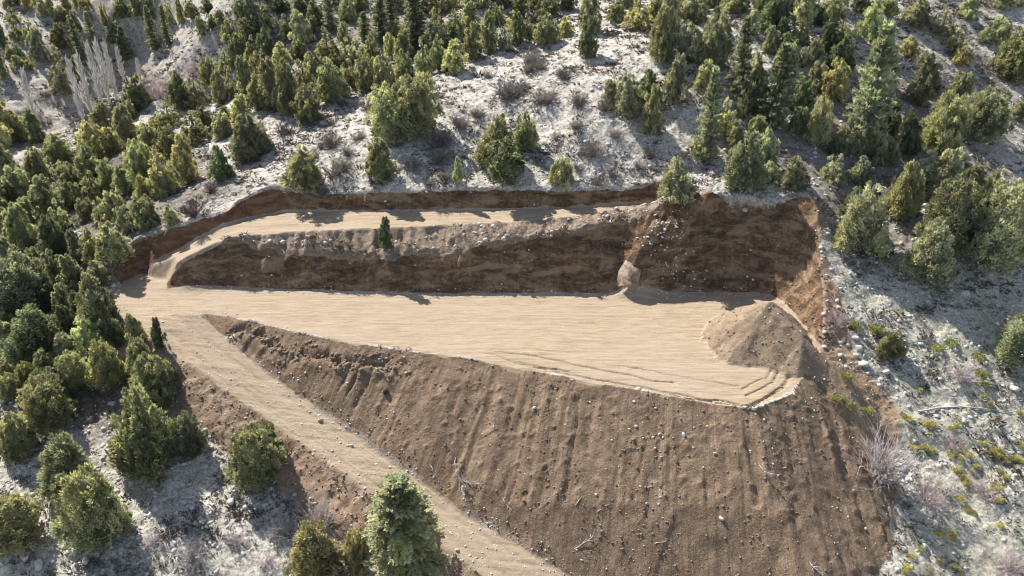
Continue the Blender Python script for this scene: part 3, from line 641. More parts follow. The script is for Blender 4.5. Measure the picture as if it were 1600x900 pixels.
# trees the picture sets apart, each with its own label
U = [
 (83,28,30,16,'Y','golden narrow conifer standing apart high in the top left corner'),
 (597,73,72,36,'C','tall tiered cedar just left of the darkest cedar in the top wood'),
 (613,56,60,30,'C','pale tiered cedar rising at the top edge between two taller cedars'),
 (650,78,84,52,'C','broad dark layered cedar, largest tree of the wood at the top centre'),
 (217,178,60,46,'D','dark pyramid-shaped juniper right beside the leafless poplars'),
 (485,196,58,42,'J','neat pointed juniper alone on pale ground left of the two big round junipers'),
 (610,228,84,72,'R','left one of the two merged big round junipers on the bare knoll'),
 (655,214,88,72,'R','right one of the two merged big round junipers on the bare knoll'),
 (475,300,66,60,'J','rounded juniper on the rim above the left part of the upper terrace'),
 (598,288,62,50,'J','egg-shaped juniper on the rim above the middle of the upper terrace'),
 (775,266,84,62,'J','taller rear juniper of the clump above the upper terrace'),
 (820,240,64,40,'J','right-hand pointed juniper behind the clump above the upper terrace'),
 (787,292,66,60,'D','front dark juniper of the clump on the terrace rim'),
 (715,288,38,18,'L','thin pale green sapling on the rim left of the juniper clump'),
 (877,295,50,38,'L','light green small juniper leaning over the rim right of the clump'),
 (853,71,48,42,'J','conical juniper on the skyline of the bare knoll'),
 (807,70,44,30,'D','dark juniper left of the conical one at the top of the knoll'),
 (883,58,30,28,'L','low light bush-like juniper between two trees on the knoll top'),
 (925,55,60,42,'G','tall grey-green juniper behind the top of the knoll'),
 (920,94,58,32,'D','narrow dark juniper at the right shoulder of the knoll'),
 (997,48,52,50,'Y','olive-yellow round juniper at the top edge right of the knoll'),
 (962,36,36,32,'D','dark juniper between the knoll and the olive-yellow round one'),
 (1033,98,76,42,'J','tall green juniper at the upper left corner of the right-hand wood'),
 (1078,40,42,48,'G','wide grey-green juniper on top edge above the right-hand wood'),
 (952,163,34,30,'G','small round juniper at the left tip of the right-hand wood'),
 (980,188,62,44,'G','grey juniper showing its bare stems at the edge of the open slope'),
 (1020,215,70,36,'J','upright dark juniper furthest down the slope at the wood edge'),
 (1100,260,132,48,'C','slender tiered cedar right of the open pale slope'),
 (1153,157,112,46,'C','tall layered cedar in the middle of the upper right wood'),
 (1208,206,120,60,'C','big pale layered cedar left of the tallest one'),
 (1350,236,172,78,'C','tallest cedar of all, with broad flat tiers, on the right slope'),
 (1215,56,60,60,'D','dark wide conifer at the top edge above the layered cedars'),
 (1165,300,88,62,'G','large grey-green juniper on the rim above the deepest cut'),
 (1053,320,68,58,'G','rounded pale juniper at the right end of the upper terrace'),
 (1090,245,30,24,'Y','small yellowish juniper beside the slender cedar'),
 (1418,92,34,30,'Y','bright yellow-green little conifer on the stony upper right slope'),
 (1502,104,38,34,'Y','yellow-tipped conical juniper near the upper right corner'),
 (1557,68,28,44,'G','low spreading juniper above the large one at the right edge'),
 (1580,127,80,64,'L','large light-topped juniper by the right edge near the top'),
 (1497,162,50,42,'L','ragged light juniper on open ground right of the tall cedar'),
 (1533,223,75,66,'G','broad grey juniper alone on the slope at the right'),
 (1592,192,30,34,'G','small grey bush juniper cut by the right edge'),
 (1467,246,90,62,'J','dark pointed juniper rising from the big right-hand clump'),
 (1345,402,110,82,'G','large ragged juniper at the left of the big right-hand clump'),
 (1443,446,100,78,'G','pale rounded juniper at the front of the big right-hand clump'),
 (1475,400,110,80,'J','dark juniper in the middle of the big right-hand clump'),
 (1550,428,128,92,'G','huge juniper at the right end of the big right-hand clump'),
 (1520,395,90,60,'D','dark juniper squeezed between the two largest of the right-hand clump'),
 (1391,562,36,44,'Y','small round bush of juniper on the stony ground right of the white boulders'),
 (1592,572,100,90,'G','pale juniper cut off by the right edge halfway down'),
 (350,284,56,40,'D','dark tidy juniper in front of the left stand, on pale ground'),
 (350,222,46,40,'G','grey-green juniper on the slope behind the dark tidy one'),
 (390,256,74,64,'G','wide grey-green juniper at the right end of the left stand'),
 (225,302,74,44,'L','tall light juniper at the front of the left stand'),
 (260,312,70,50,'Y','yellow-green spire in the front of the left stand'),
 (297,292,72,44,'Y','yellow-topped narrow juniper left of the dark tidy one'),
 (180,345,50,32,'L','pale open conifer above the dark red bush'),
 (177,416,70,54,'L','light green juniper at the rim by the left end of the red cut bank'),
 (228,360,58,48,'J','solid green juniper just above the red cut bank'),
 (266,354,36,26,'L','little pale juniper to the right of the solid green one above the red bank'),
 (123,414,50,28,'B','small bluish spruce-like conifer left of the red bank'),
 (160,526,96,66,'J','dense juniper whose shadow falls on the track junction'),
 (252,547,46,24,'D','thin dark spire beside the track junction'),
 (245,642,86,60,'J','green juniper at the edge of the dirt road below the junction'),
 (83,682,92,70,'L','open light-green pine-like tree at the left, above the grey-green round pair'),
 (35,722,84,52,'L','sparse light-green tree by the left edge above the boulders'),
 (115,792,118,92,'G','large rounded grey-green juniper at lower left'),
 (158,866,130,86,'J','dark knobbly juniper in front of the rounded grey-green one'),
 (28,870,90,84,'L','yellowish juniper in the bottom left corner'),
 (238,745,150,96,'J','big dark-green juniper casting a long shadow below the road'),
 (300,715,74,56,'G','greyer juniper leaning on the right of the big dark-green one'),
 (422,722,64,50,'D','upper dark juniper of the pair on the road shoulder'),
 (405,770,96,76,'J','lower thick juniper of the pair on the road shoulder'),
 (497,925,104,100,'Y','yellow-green juniper at the bottom edge left of the big cedar'),
 (560,905,72,40,'Y','thin yellow conifer squeezed between the juniper and the cedar at the bottom'),
 (637,935,172,128,'S','large feathery cedar at the bottom edge beside the dirt road'),
 (604,391,46,25,'D','single tiny dark-green tree planted on the bank between the two terraces'),
 (603,616,8,8,'D','tiny green seedling high on the loose embankment'),
]
for u, v, h, wd, k, l in U: conifer(u, v, h, wd, k, l)
LM = [(155,120,'the row of white poplars'),(62,160,'the lone far-left poplar'),(247,125,'the lilac-grey bare tree'),(485,168,'the lone neat pointed juniper'),(630,180,'the two merged round junipers'),(650,40,'the largest top-centre cedar'),
 (350,258,'the dark tidy juniper'),(390,225,'the widest juniper of the left stand'),(124,425,'the dark reddish bush'),(123,400,'the small bluish conifer'),(177,385,'the juniper at the red bank end'),(160,480,'the juniper shading the track junction'),
 (252,525,'the thin spire by the junction'),(83,640,'the open pine-like tree'),(302,100,'the brownish thicket'),(853,52,'the conical juniper on the knoll skyline'),(420,35,'the top lilac-grey tree'),(1100,200,'the slender tiered cedar'),(1153,100,'the tall middle layered cedar'),
 (1208,150,'the big pale layered cedar'),(1350,150,'the tallest cedar of all'),(1467,210,'the dark pointed clump juniper'),(1345,350,'the large ragged clump juniper'),(1580,90,'the large light-topped right-edge juniper'),(1418,78,'the bright yellow-green little conifer'),
 (1502,88,'the yellow-tipped conical juniper'),(1533,190,'the broad grey lone juniper'),(997,25,'the olive-yellow round juniper'),(1165,260,'the large grey-green rim juniper'),(787,262,'the front dark rim juniper'),(1550,370,'the huge right-end clump juniper'),(217,150,'the dark pyramid-shaped juniper')]
KW = {'J':'green','Y':'olive-yellow','G':'grey-green','D':'dark green','C':'tiered','L':'light green'}
seen = {}
def direction(dx, dy):
    if abs(dx) > 2.2*abs(dy): return 'right of' if dx > 0 else 'left of'
    if abs(dy) > 2.2*abs(dx): return 'below' if dy > 0 else 'above'
    return ('below' if dy > 0 else 'above')+(' and right of' if dx > 0 else ' and left of')
def autolabel(u, v, h, kind, g_):
    c = v-.5*h; ds = sorted((math.hypot(u-a, c-b), a, b, n) for a, b, n in LM); sz = 'small ' if h < 36 else 'tall ' if h > 62 else 'mid-sized '
    base = sz+KW[kind]+(' cedar' if kind == 'C' else ' juniper')
    for d, a, b, n in ds[:5]:
        dist = ('right beside and ' if d < 0 else 'just ' if d < 62 else '' if d < 130 else 'well ')
        for l in (base+' '+dist+direction(u-a, c-b)+' '+n,):
            if l not in seen: seen[l] = 1; return l, None
    return g_[0], g_[1]
for u, v, h, wd, k, g_ in T: conifer(u, v, h, wd, k, autolabel(u, v, h, k, g_)[0], g_[1])
def inpoly(u, v, poly):
    c = False
    for i in range(len(poly)):
        x0, y0 = poly[i]; x1, y1 = poly[i-1]
        if (y0 > v) != (y1 > v) and u < (x1-x0)*(v-y0)/(y1-y0)+x0: c = not c
    return c
for poly, n, g_, hs, kinds in [
    ([(0,200),(130,255),(380,190),(400,230),(330,250),(240,330),(150,430),(180,560),(120,640),(0,640)], 34, G_LEFT, (38,60), 'JJGDLY'),
    ([(400,0),(900,0),(880,30),(760,90),(680,100),(560,140),(430,120),(390,60)], 48, G_TOPM, (28,46), 'JJGDL'),
    ([(960,0),(1300,0),(1400,120),(1300,280),(1180,290),(1120,200),(1060,100)], 24, G_RIGHT, (34,60), 'GGJDL'),
    ([(0,0),(340,0),(330,60),(180,80),(60,110),(0,140)], 14, G_FARL, (20,34), 'JGYD'),
    ([(1300,240),(1420,200),(1540,300),(1560,380),(1440,360),(1340,320)], 7, G_RIGHT, (50,76), 'GJD')]:
    k = 0
    for _ in range(4000):
        if k >= n: break
        u, v = random.uniform(0, 1600), random.uniform(0, 660)
        if not inpoly(u, v, poly): continue
        h = random.uniform(*hs); wd = h*random.uniform(.62, .85)
        if any(abs(u-a) < .36*(wd+c)*.8 and abs(v-.5*h-b) < .26*(h+d) for a, b, c, d in taken): continue
        kk = random.choice(kinds); conifer(u, v, h, wd, kk, autolabel(u, v, h, kk, g_)[0], g_[1]); k += 1

# ---------------------------------------------------------------- leafless trees and shrubs
PM = [poplar_mesh(600+k) for k in range(3)]
PME = [mesh('branches', v, f, M_pop) for v, f in PM]
def sized(name, u, v, h, wd, me, nat_h, nat_w, label, cat, group=None, part=None, mats=None, sink=0):
    p = hit(u, v)
    if p is None: return
    dl = math.atan2(H-p[2], math.hypot(p[0], p[1])); t = p[3]
    Ww = wd*t/F; HT = max((h*t/F-.35*Ww*math.sin(dl))/math.cos(dl), .2*Ww)
    if part:
        o = root_at(name, p[:3], random.random()*6.28, (Ww/nat_w, Ww/nat_w, HT/nat_h)); child(part, me, o)
    else:
        o = bpy.data.objects.new(name, me); C.objects.link(o); o.location = (p[0], p[1], p[2]-sink); o.rotation_euler = (0,0,random.random()*6.28); o.scale = (Ww/nat_w, Ww/nat_w, HT/nat_h)
    o['label'] = label; o['category'] = cat
    if group: o['group'] = group
    return o
for u, v, h, wd, l in [(62,208,104,20,'leafless white poplar standing alone at the far left of the poplars'),(131,190,104,20,'leftmost tall white poplar of the main row'),
    (145,186,108,20,'second tall white poplar from the left in the main row'),(160,166,104,20,'highest-reaching white poplar in the middle of the row'),(172,162,104,20,'dense white poplar right of the highest one in the row'),
    (183,158,98,20,'white poplar left of the shortest one in the row'),(194,128,58,14,'shortest white poplar at the right end of the row'),(220,125,36,12,'small white poplar between the row and the lilac-grey tree')]:
    sized('poplar_tree', u, v, h, wd, random.choice(PME), 9.2, 1.5, l, 'poplar', None, 'branches')
TW_G = [twig_tree(620+k, 70, 1.6, 1.3, M_twig, 'bare_shrub', .030, .05, 3, .22) for k in range(3)]
TW_D = [twig_tree(640+k, 46, 1.6, 1.25, M_twigd, 'bare_shrub', .036, .03, 3, .12) for k in range(2)]
TW_W = [twig_tree(650+k, 60, 2.6, 1.25, M_twigw, 'branches', .030, .05, 4, .25) for k in range(2)]
TW_P = [twig_tree(660+k, 46, 2.6, 1.20, M_twigp, 'branches', .020, .05, 4, .25) for k in range(2)]
for u, v, h, wd, k, l in [
    (247,155,62,66,'P','round lilac-grey leafless tree on the valley floor right of the poplars'),
    (302,112,30,56,'P','low brownish leafless thicket above the lilac-grey tree'),
    (420,50,38,36,'P','lilac-grey bare tree at the top among dark junipers'),
    (1375,748,104,96,'W','whitish leafless bush with tangled branches at the foot of the embankment'),
    (1452,784,74,88,'P','pinkish leafless bush right of the whitish one'),
    (1535,772,44,60,'P','small reddish bare bush among the yellow cushions'),
    (1488,700,34,46,'P','faint pink bare bush above the yellow cushions'),
    (1306,508,44,42,'P','reddish bare bush on orange soil right of the earth heap'),
    (1578,893,60,76,'P','pale pink bare bush in the bottom right corner'),
    (547,98,34,26,'P','small lilac-grey bare tree inside the top left part of the wood'),(548,64,26,22,'P','faint grey bare tree near the top edge of the wood'),(695,66,30,24,'W','pale bare tree among the conifers right of the largest top cedar'),
    (499,818,54,62,'W','silvery dry bush beside the dirt road near the bottom cedar'),
    (548,850,44,44,'P','greyish dry bush between the silvery bush and the cedar'),
    (440,836,36,54,'W','low grey dry bush left of the silvery one'),
    (1575,520,30,44,'W','pale dry bush on the stony ground at the right edge'),
    (1500,590,36,60,'W','grey dry bush on the stony ground below the big right-hand clump'),
    (305,870,40,58,'W','greyish dry bush near the bottom left of the cedar'),
    (365,850,26,40,'P','low brownish bush under the pair of shoulder junipers'),(235,850,26,44,'W','low grey bush right of the dark knobbly juniper'),(90,590,26,40,'W','low grey bush under the left stand by the edge'),(420,880,24,40,'P','low brownish bush left of the bottom yellow-green juniper')]:
    sized('bare_bush', u, v, h, wd, random.choice(TW_W if k == 'W' else TW_P), 2.4, 3.4, l, 'bush', None, 'branches')
for u, v, h, wd, l in [(305,337,38,52,'dark brown leafless bush above the left end of the upper terrace'),(124,444,42,56,'dark reddish bush beside the small bluish conifer'),(330,300,26,30,'dark brown bush below the tidy dark juniper')]:
    sized('dark_bush', u, v, h, wd, random.choice(TW_D), 1.5, 2.4, l, 'bush')
LC = [(1375,705,'the whitish leafless bush'),(1452,750,'the pinkish leafless bush'),(1535,752,'the small reddish bare bush'),(1488,685,'the faint pink bare bush'),(1578,865,'the pale pink corner bush'),(1508,644,'the long fallen pole'),(1461,819,'the white oval rock'),(1405,728,'the pale block of rock')]
LK = [(485,168,'the lone neat pointed juniper'),(610,180,'the left merged round juniper'),(655,175,'the right merged round juniper'),(475,270,'the rounded left rim juniper'),(598,258,'the egg-shaped rim juniper'),(775,220,'the tall rear clump juniper'),(787,262,'the front dark rim juniper'),
      (877,272,'the light green rim juniper'),(853,52,'the conical skyline juniper'),(920,70,'the narrow shoulder juniper'),(952,146,'the small round wood-edge juniper'),(1020,180,'the upright wood-edge juniper'),(715,268,'the thin rim sapling'),(980,160,'the bare-stemmed grey juniper')]
def rel(u, v, base, lms):
    ds = sorted((math.hypot(u-a, v-b), a, b, n) for a, b, n in lms)
    for d, a, b, n in ds[:6]:
        l = base+' '+('right beside and ' if d < 26 else 'just ' if d < 48 else '' if d < 85 else 'well ')+direction(u-a, v-b)+' '+n
        if l not in seen: seen[l] = 1; return l
sh = ('grey leafless shrub dotted over the bare pale knoll', 'grey shrubs on the knoll')
for u, v, h, wd in [(443,207,20,32),(520,227,26,34),(523,272,30,38),(487,244,16,22),(577,167,22,30),(687,222,26,46),(720,197,26,34),(790,150,30,42),(850,155,24,52),(905,162,22,30),(925,240,24,38),(900,197,16,26),(830,95,22,30),(842,105,18,26),
    (826,110,20,24),(640,262,18,40),(690,250,20,40),(560,215,16,26),(540,262,20,30),(745,180,16,26),(935,285,16,24),(958,275,14,22),(505,300,14,26),(880,120,18,28),(765,120,14,22),(812,140,18,30),(945,170,20,24),(530,160,16,26),(1000,262,14,20),(1015,240,16,26),
    (870,215,12,20),(960,212,14,22),(905,265,14,22),(700,275,16,34),(670,285,14,28),(545,240,18,22)]:
    sized('bare_shrub', u, v+2, h*1.35, wd*1.3, random.choice(TW_G), 1.5, 2.4, rel(u, v, 'grey leafless shrub', LK) or sh[0], 'shrub', sh[1])
# yellow-green cushions at the lower right
def cushion(seed):
    r = np.random.default_rng(seed); n = 420; th = r.random(n)*2*PI; q = np.sqrt(r.random(n)); k = r.integers(0, 6, n); c = r.normal(size=(6,2))*.16
    b = np.stack([c[k,0]+.28*q*np.cos(th), c[k,1]+.28*q*np.sin(th), .03+.22*(1-q**2)], 1); d = nrm(np.stack([np.cos(th)*q, np.sin(th)*q, .9+0*q], 1)+r.normal(size=(n,3))*.3)
    V, Fc = blades(b, d, .10+.08*r.random(n), .05+.03*r.random(n), r); return mesh('yellow_cushion', V, Fc, M_yel, np.repeat(np.stack([.6+.8*r.random(n)]*3, 1), 4, 0))
CU = [cushion(680+k) for k in range(4)]
cz = [(640,140),(770,180),(870,200),(675,285),(725,290),(770,310),(900,300),(930,330),(960,370),(880,400),(900,430),(930,460),(1070,300),(1080,330),(1100,350),(1150,345),(1090,400),(1100,430),(1060,470),(1080,480),(1040,90),(1180,130),(820,700),(870,720),
      (890,530),(930,580),(670,800),(640,880),(760,870),(800,820),(880,850),(1090,660),(720,770),(1180,280),(1000,270),(745,175),(655,155),(690,300),(850,330),(870,310),(910,350),(950,400),(1120,360),(1170,350),(1050,310),(1100,320),(880,390),(920,440),(1040,500),
      (850,690),(800,690),(720,20),(1020,50),(900,870),(660,860),(960,600),(1080,540),(890,190),(740,190)]
for x, y in cz:
    uu, vv = 1200+x/3+random.uniform(-3,3), 600+y/3+4; l = rel(uu, vv, 'yellow-green cushion', LC)
    o = sized('yellow_cushion', uu, vv, random.uniform(6,10), random.uniform(9,18), random.choice(CU), .34, 1.1, l or 'yellow-green flowering cushion on the stony ground at lower right', 'cushion plant', 'yellow cushions at lower right'); o.color = (.52,.46,.09,1)
for x, y, l in [(495,635,'pale cushion left of the small round juniper bush'),(410,622,'yellow-green cushion just above the white boulders'),(520,655,'cushion tucked above the round juniper bush'),(800,732,'left yellow cushion on the stony slope at right'),(860,705,'brightest yellow cushion on the stony slope at right'),
                (990,770,'small yellow cushion further right on the stony slope'),(1000,850,'yellow cushion beside a pale stone on the right slope'),(1010,895,'yellow cushion on reddish soil low on the right slope'),
                (320,970,'yellow cushion high on the dark side of the embankment'),(380,995,'pale green cushion low on the dark side of the embankment'),(465,1020,'single yellow cushion at the embankment foot above the whitish bush'),(365,860,'green cushion on loose soil below the white boulders')]:
    o = sized('yellow_cushion', 1200+x/3, 300+y/3+4, 12, 22, random.choice(CU), .34, 1.1, l, 'cushion plant'); o.color = (.36,.38,.09,1)

# ---------------------------------------------------------------- boulders, rock outcrop
BM = []
for k in range(6):
    V, Fc = stone_mesh(700+k, M_stone); BM.append(mesh('boulder', V, Fc, M_stone))
def boulder(u, v, wd, label, me=None, group=None, flat=1.0):
    p = hit(u, v); s_ = wd*p[3]/F*.5; o = bpy.data.objects.new('boulder', me or random.choice(BM)); C.objects.link(o)
    o.location = (p[0], p[1], p[2]+.22*s_); o.scale = (s_, s_, s_*flat*1.15); o.rotation_euler = (random.uniform(-.2,.2), random.uniform(-.2,.2), random.random()*6.28)
    o['label'] = label; o['category'] = 'rock'
    if group: o['group'] = group
for u, v, wd, l in [(1337,530,14,'topmost white boulder of the line right of the earth heap'),(1341,545,15,'second white boulder down in the line beside the loose soil'),(1338,557,13,'third white boulder down, leaning on its neighbour'),(1349,571,19,'largest white boulder at the lower end of the line'),
    (1384,583,15,'lone white boulder below the small round juniper bush'),(1352,532,9,'small white rock right of the topmost boulder'),(1350,556,8,'small pale rock right of the third boulder'),(1470,553,13,'smooth white rock at the edge of the clump shadow'),
    (1538,568,13,'white rock on the open stony slope at right'),(1530,543,10,'dark-rimmed rock on the open stony slope'),(1506,658,11,'white rock near the fallen pole'),(1405,728,12,'pale block right of the whitish bush'),(1461,819,13,'white oval rock in the shadow of the bare bushes'),
    (1507,460,16,'bluish-white rock in the shade of the large clump'),(116,864,20,'grey boulder at the foot of the dark knobbly juniper'),(151,868,13,'bright white rock beside the grey boulder'),(135,879,18,'flat rock between the juniper and the bottom edge'),
    (40,870,26,'long flat pale rock near the bottom left corner'),(62,884,24,'slanting pale slab by the bottom left corner'),(549,697,8,'grey stone lying on the dirt road'),(501,657,10,'dark stone at the inner edge of the dirt road'),(366,303,12,'white rock on pale ground above the upper terrace'),
    (715,860,9,'stone on the road shoulder below the cedar'),(1068,680,10,'pale stone with a hole-like shadow near the crest of the embankment'),(1030,679,7,'small round stone left of the pale one near the crest'),(1127,811,10,'grey boulder low on the embankment'),(1118,709,8,'upright stone halfway up the embankment'),
    (540,893,12,'rock at the foot of the road shoulder near the bottom'),(762,818,6,'little stone at the road edge'),(360,786,20,'white stone by the pair of junipers on the shoulder'),(1585,610,18,'rock by the pale juniper at the right edge')]:
    boulder(u, v, wd, l)
# rock outcrop sticking out of the cut wall
def wall_rock(name, u, v, wd, hg, mat, label, seed, thick=.35, cat='rock'):
    p = hit(u, v); r = np.random.default_rng(seed); V, Fc = stone_mesh(seed, mat, 4, rough=.2)
    V[:,1] = V[:,1]/.8; V[:,2] = V[:,2]/.62
    V += nrm(V)*(fbm(V[:,0]*4, V[:,1]*4+V[:,2]*5, 4, seed)*.16)[:,None]
    W = wd*p[3]/F*.5; Hh = hg*p[3]/F*.5; me = mesh(name, V*np.array([W, W*thick, Hh]), Fc, mat)
    o = bpy.data.objects.new(name, me); C.objects.link(o); o.location = (p[0], p[1], p[2]); o.rotation_euler = (-.75, 0, .1); o['label'] = label; o['category'] = cat; return o

# pointed rock in the cut wall
def crag(seed, n, w_, h_, d_):
    """faceted wedge-shaped rock, its back sunk in the earth"""
    r = np.random.default_rng(seed); V = [(-.30*w_*.5, -.10, h_)]
    for lev, (z, k) in enumerate([(.80*h_, .50), (.42*h_, .92), (0, 1.0), (-.3*h_, 1.0)]):
        for i in range(n):
            a = PI + PI*i/(n-1); q = k*(.82+.3*r.random()); V.append((w_*q*math.cos(a)*.5, d_*q*math.sin(a)-.1+.2, z+r.normal()*.06))
    Fc = [(0, 1+i, 2+i) for i in range(n-1)]
    for l in range(3):
        for i in range(n-1):
            a = 1+l*n+i; Fc += [(a, a+n, a+1), (a+1, a+n, a+n+1)]
    return np.array(V), np.array(Fc)
p = hit(984, 432); V, Fc = crag(5, 9, 2.7, 2.2, 1.5); o = bpy.data.objects.new('rock_outcrop', mesh('rock_outcrop', V, Fc, M_ochre)); C.objects.link(o)
o.location = (p[0]+.1, p[1]+.35, p[2]-.55); o.rotation_euler = (-.50, .12, .25); o['label'] = 'pointed ochre rock jutting out of the dark cut wall'; o['category'] = 'rock'
# ---------------------------------------------------------------- uncountable litter
def interp_grid(A_, x, y):
    i = np.clip(np.searchsorted(gx, x)-1, 0, len(gx)-2); j = np.clip(np.searchsorted(gy, y)-1, 0, len(gy)-2); return A_[j, i]
def scatter(name, n, dens, tmpl, size, mat, power=2.5, region=(-75, 75, 44, 150), sink=.15, label=None, flat=(1,1)):
    r = np.random.default_rng(abs(hash(name)) % 999 if 0 else sum(map(ord, name))); x = r.uniform(region[0], region[1], n); y = r.uniform(region[2], region[3], n)
    vis = (np.abs(x) < .66*(y*cP+30)+6); k = (r.random(n) < interp_grid(dens, x, y)) & vis; x, y = x[k], y[k]; n = len(x); z = height(x, y)
    s_ = size[0] + (size[1]-size[0])*r.random(n)**power; a = r.random(n)*2*PI; Vs = []; Fs = []; o_ = 0; tn = []
    which = r.integers(0, len(tmpl), n)
    for t_, (V, Fc) in enumerate(tmpl):
        m = which == t_; c, s2 = np.cos(a[m]), np.sin(a[m]); q = np.stack([V[:,0][None]*c[:,None]-V[:,1][None]*s2[:,None], V[:,0][None]*s2[:,None]+V[:,1][None]*c[:,None], np.repeat(V[:,2][None], m.sum(), 0)], -1)*s_[m][:,None,None]
        q += np.stack([x[m], y[m], z[m]-sink*0+s_[m]*(.5-sink*3)*0], -1)[:,None,:]; Vs.append(q.reshape(-1,3)); Fs.append((Fc[None]+(np.arange(m.sum())*len(V))[:,None,None]).reshape(-1,3)+o_); o_ += m.sum()*len(V)
    o = bpy.data.objects.new(name, mesh(name, np.concatenate(Vs), np.concatenate(Fs), mat)); C.objects.link(o); o['kind'] = 'stuff'
    if label: o['label'] = label
    return o
st_t = [stone_mesh(900+k, None, 1) for k in range(5)]
def tuft_t(seed, n, spread, hh):
    r = np.random.default_rng(seed); th = r.random(n)*2*PI; q = r.random(n)**.5; b = np.stack([.6*q*np.cos(th), .6*q*np.sin(th), 0*q-.08], 1)
    d = nrm(np.stack([np.cos(th)*spread*(.3+q), np.sin(th)*spread*(.3+q), hh+0*q], 1)+r.normal(size=(n,3))*.25); return blades(b, d, .55+.5*r.random(n), .16+.14*r.random(n), r)
tf_t = [tuft_t(950+k, 16, .9, .8) for k in range(5)]
clump = sst(-.05, .35, fbm(X/6, Y/6, 3, 201)+.12); natq = natm*(1-sand)*(1-fillm)
scatter('hillside_stones', 90000, natq*(.20+.55*clump)*(1-.5*sst(85, 120, Y)), st_t, (.05, .42), M_stone, 3.4)
scatter('embankment_stones', 26000, np.maximum(fillm, moundm*.6)*(.06+.16*sst(0,25,X))*sst(-.25,.3,fbm(X/3,Y/5,2,202)+.05), st_t, (.04, .22), M_gravel, 4, (-45, 40, 44, 78))
scatter('roadside_gravel', 50000, np.clip(gravel+roadfill*.35*(rd < 5)+spoil*.10+.12*dirtm*(X > 20), 0, 1)*.7, st_t, (.04, .17), M_gravel, 3, (-48, 48, 44, 90))
scatter('loose_pebbles', 30000, sand*.10, st_t, (.025, .08), M_gravel, 2, (-48, 40, 44, 90))
scatter('dry_tufts', 60000, natq*(.16+.84*sst(0, .35, fbm(X/4, Y/4, 3, 203)+.06)), tf_t, (.18, .68), M_tuft, 2.2)

pr = hit(1042, 372)
scatter('wall_rubble', 26000, (cutm > .4)*(.9*np.exp(-(((X-pr[0])/2.4)**2+((Y-pr[1])/1.3)**2)) + .012), st_t, (.05, .26), M_gravel, 3, (-30, 36, 74, 90))
scatter('foot_rubble', 9000, .8*np.exp(-((dP+.35)/.5)**2)*(Y > 72)*(dP < .3), st_t, (.04, .16), M_gravel, 3, (-35, 36, 70, 82))
# ---------------------------------------------------------------- dead wood on the embankment, fallen pole
M_dead = plainmat('weathered_wood', [(.3,(.30,.27,.24)),(.7,(.56,.52,.47))], 5)
def branch(seed, L, n, curl=.25, r0=.05):
    r = np.random.default_rng(seed); pts = [np.zeros(3)]; d = np.array([1,0,.12])
    for k in range(6): d = nrm(d+r.normal(size=3)*np.array([curl,curl,.12])); pts.append(pts[-1]+d*L/6)
    parts = [tube(pts, [r0*(1-k/7.5) for k in range(7)], 5)]
    for i in range(n):
        q = pts[r.integers(1, 6)]; dd = nrm(d+r.normal(size=3)*.8+np.array([0,0,.35])); l2 = L*(.15+.3*r.random()); m = q+dd*l2*.5
        parts.append(tube([q, m, m+nrm(dd+r.normal(size=3)*.4)*l2*.5], [r0*.5, r0*.35, r0*.12], 4))
    V, Fc = join(parts); return mesh('dead_branch', V, Fc, M_dead)
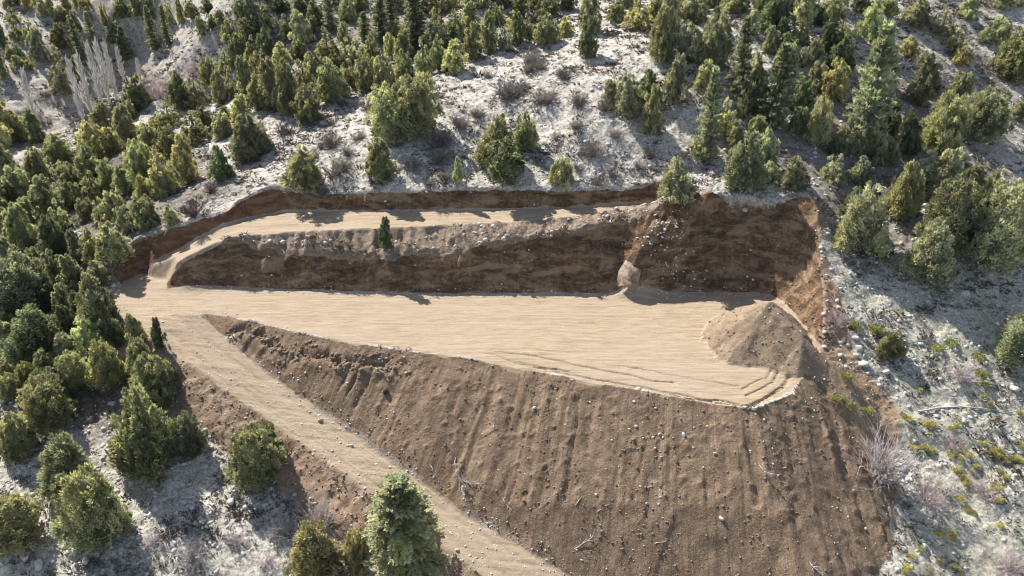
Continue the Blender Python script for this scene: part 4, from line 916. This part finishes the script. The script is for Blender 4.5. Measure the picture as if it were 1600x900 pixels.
for u, v, L, n, a, sd_, l in [(712,715,3.4,34,-1.9,1,'pale bushy dead branch with many twigs halfway down the embankment'),(722,745,2.2,26,-1.2,2,'twiggy grey branch just below the pale bushy one'),(672,727,1.3,8,-.3,3,'small pale branch stuck left of the bushy one'),
    (648,708,1.0,6,2.5,4,'tiny pinkish twig bundle highest up left on the lower embankment'),(897,858,2.6,7,.95,5,'forked white branch near the bottom of the embankment'),(842,795,1.8,9,.4,6,'thin grey branch half buried above the forked white one'),(785,778,1.4,6,-1.0,7,'short dark-edged branch near the road foot'),
    (1023,850,1.3,6,1.2,8,'curled pale twig right of the forked white branch'),(933,800,1.0,2,.6,9,'straight short stick above the forked white branch'),(899,790,1.0,3,1.3,10,'upright thin stick above the forked white branch'),(1186,727,1.6,9,-.7,11,'dark snag standing on the right part of the embankment'),
    (586,575,1.6,12,-1.3,12,'dry root tangle near the crest in the left part of the embankment'),(1265,878,1.5,8,-.8,13,'pale twig bundle low on the dark side of the embankment')]:
    p = hit(u, v); o = bpy.data.objects.new('dead_branch', branch(sd_, L, n)); C.objects.link(o); gx_ = float(height(np.array([p[0]+.5]), np.array([p[1]]))[0]-height(np.array([p[0]-.5]), np.array([p[1]]))[0]); gy_ = float(height(np.array([p[0]]), np.array([p[1]+.5]))[0]-height(np.array([p[0]]), np.array([p[1]-.5]))[0])
    up = Vector((-gx_, -gy_, 1)).normalized(); o.rotation_euler = (up.to_track_quat('Z','Y').to_matrix().to_4x4() @ Matrix.Rotation(a, 4, 'Z')).to_euler(); o.location = (p[0], p[1], p[2]+.03); o['label'] = l; o['category'] = 'branch'
pts = [hit(u, v) for u, v in [(1434,645),(1465,639),(1500,637),(1535,640),(1583,646)]]
V, Fc = tube([(p[0], p[1], p[2]+.14) for p in pts], [.09,.085,.075,.06,.04], 6); o = bpy.data.objects.new('fallen_pole', mesh('fallen_pole', V, Fc, M_dead)); C.objects.link(o); o['label'] = 'long pale fallen pole lying across the stony ground at right'; o['category'] = 'pole'

scatter('valley_scrub', 16000, natm*(sst(104, 118, Y)*sst(25, -5, X)*.8 + .28*sst(20, 50, X)*sst(82, 90, Y))*sst(-.2, .25, fbm(X/5, Y/5, 3, 204)), tf_t, (.35, 1.0), M_tuft, 1.6, (-110, 90, 82, 175))

M_clod = plainmat('soil_clods', [(.3,(.11,.075,.05)),(.5,(.20,.145,.10)),(.7,(.31,.24,.175))], .8)
clodm = np.clip(np.maximum.reduce([fillm*(.10+.36*sst(-.1,.3,fbm(X/4, Y/6, 3, 207))), moundm*.3, spoil*.3, roadfill*(rd < 6)*.7, dirtm*.5*(rd > .2)]), 0, 1)
scatter('soil_clods', 60000, clodm*(1-sand), st_t, (.04, .20), M_clod, 3.2, (-48, 42, 44, 90))
scatter('scarp_rubble', 16000, fillm*e*np.exp(-((dPo-band-.2)/.7)**2)*.9, st_t, (.08, .34), M_clod, 2.2, (-36, 0, 55, 80))
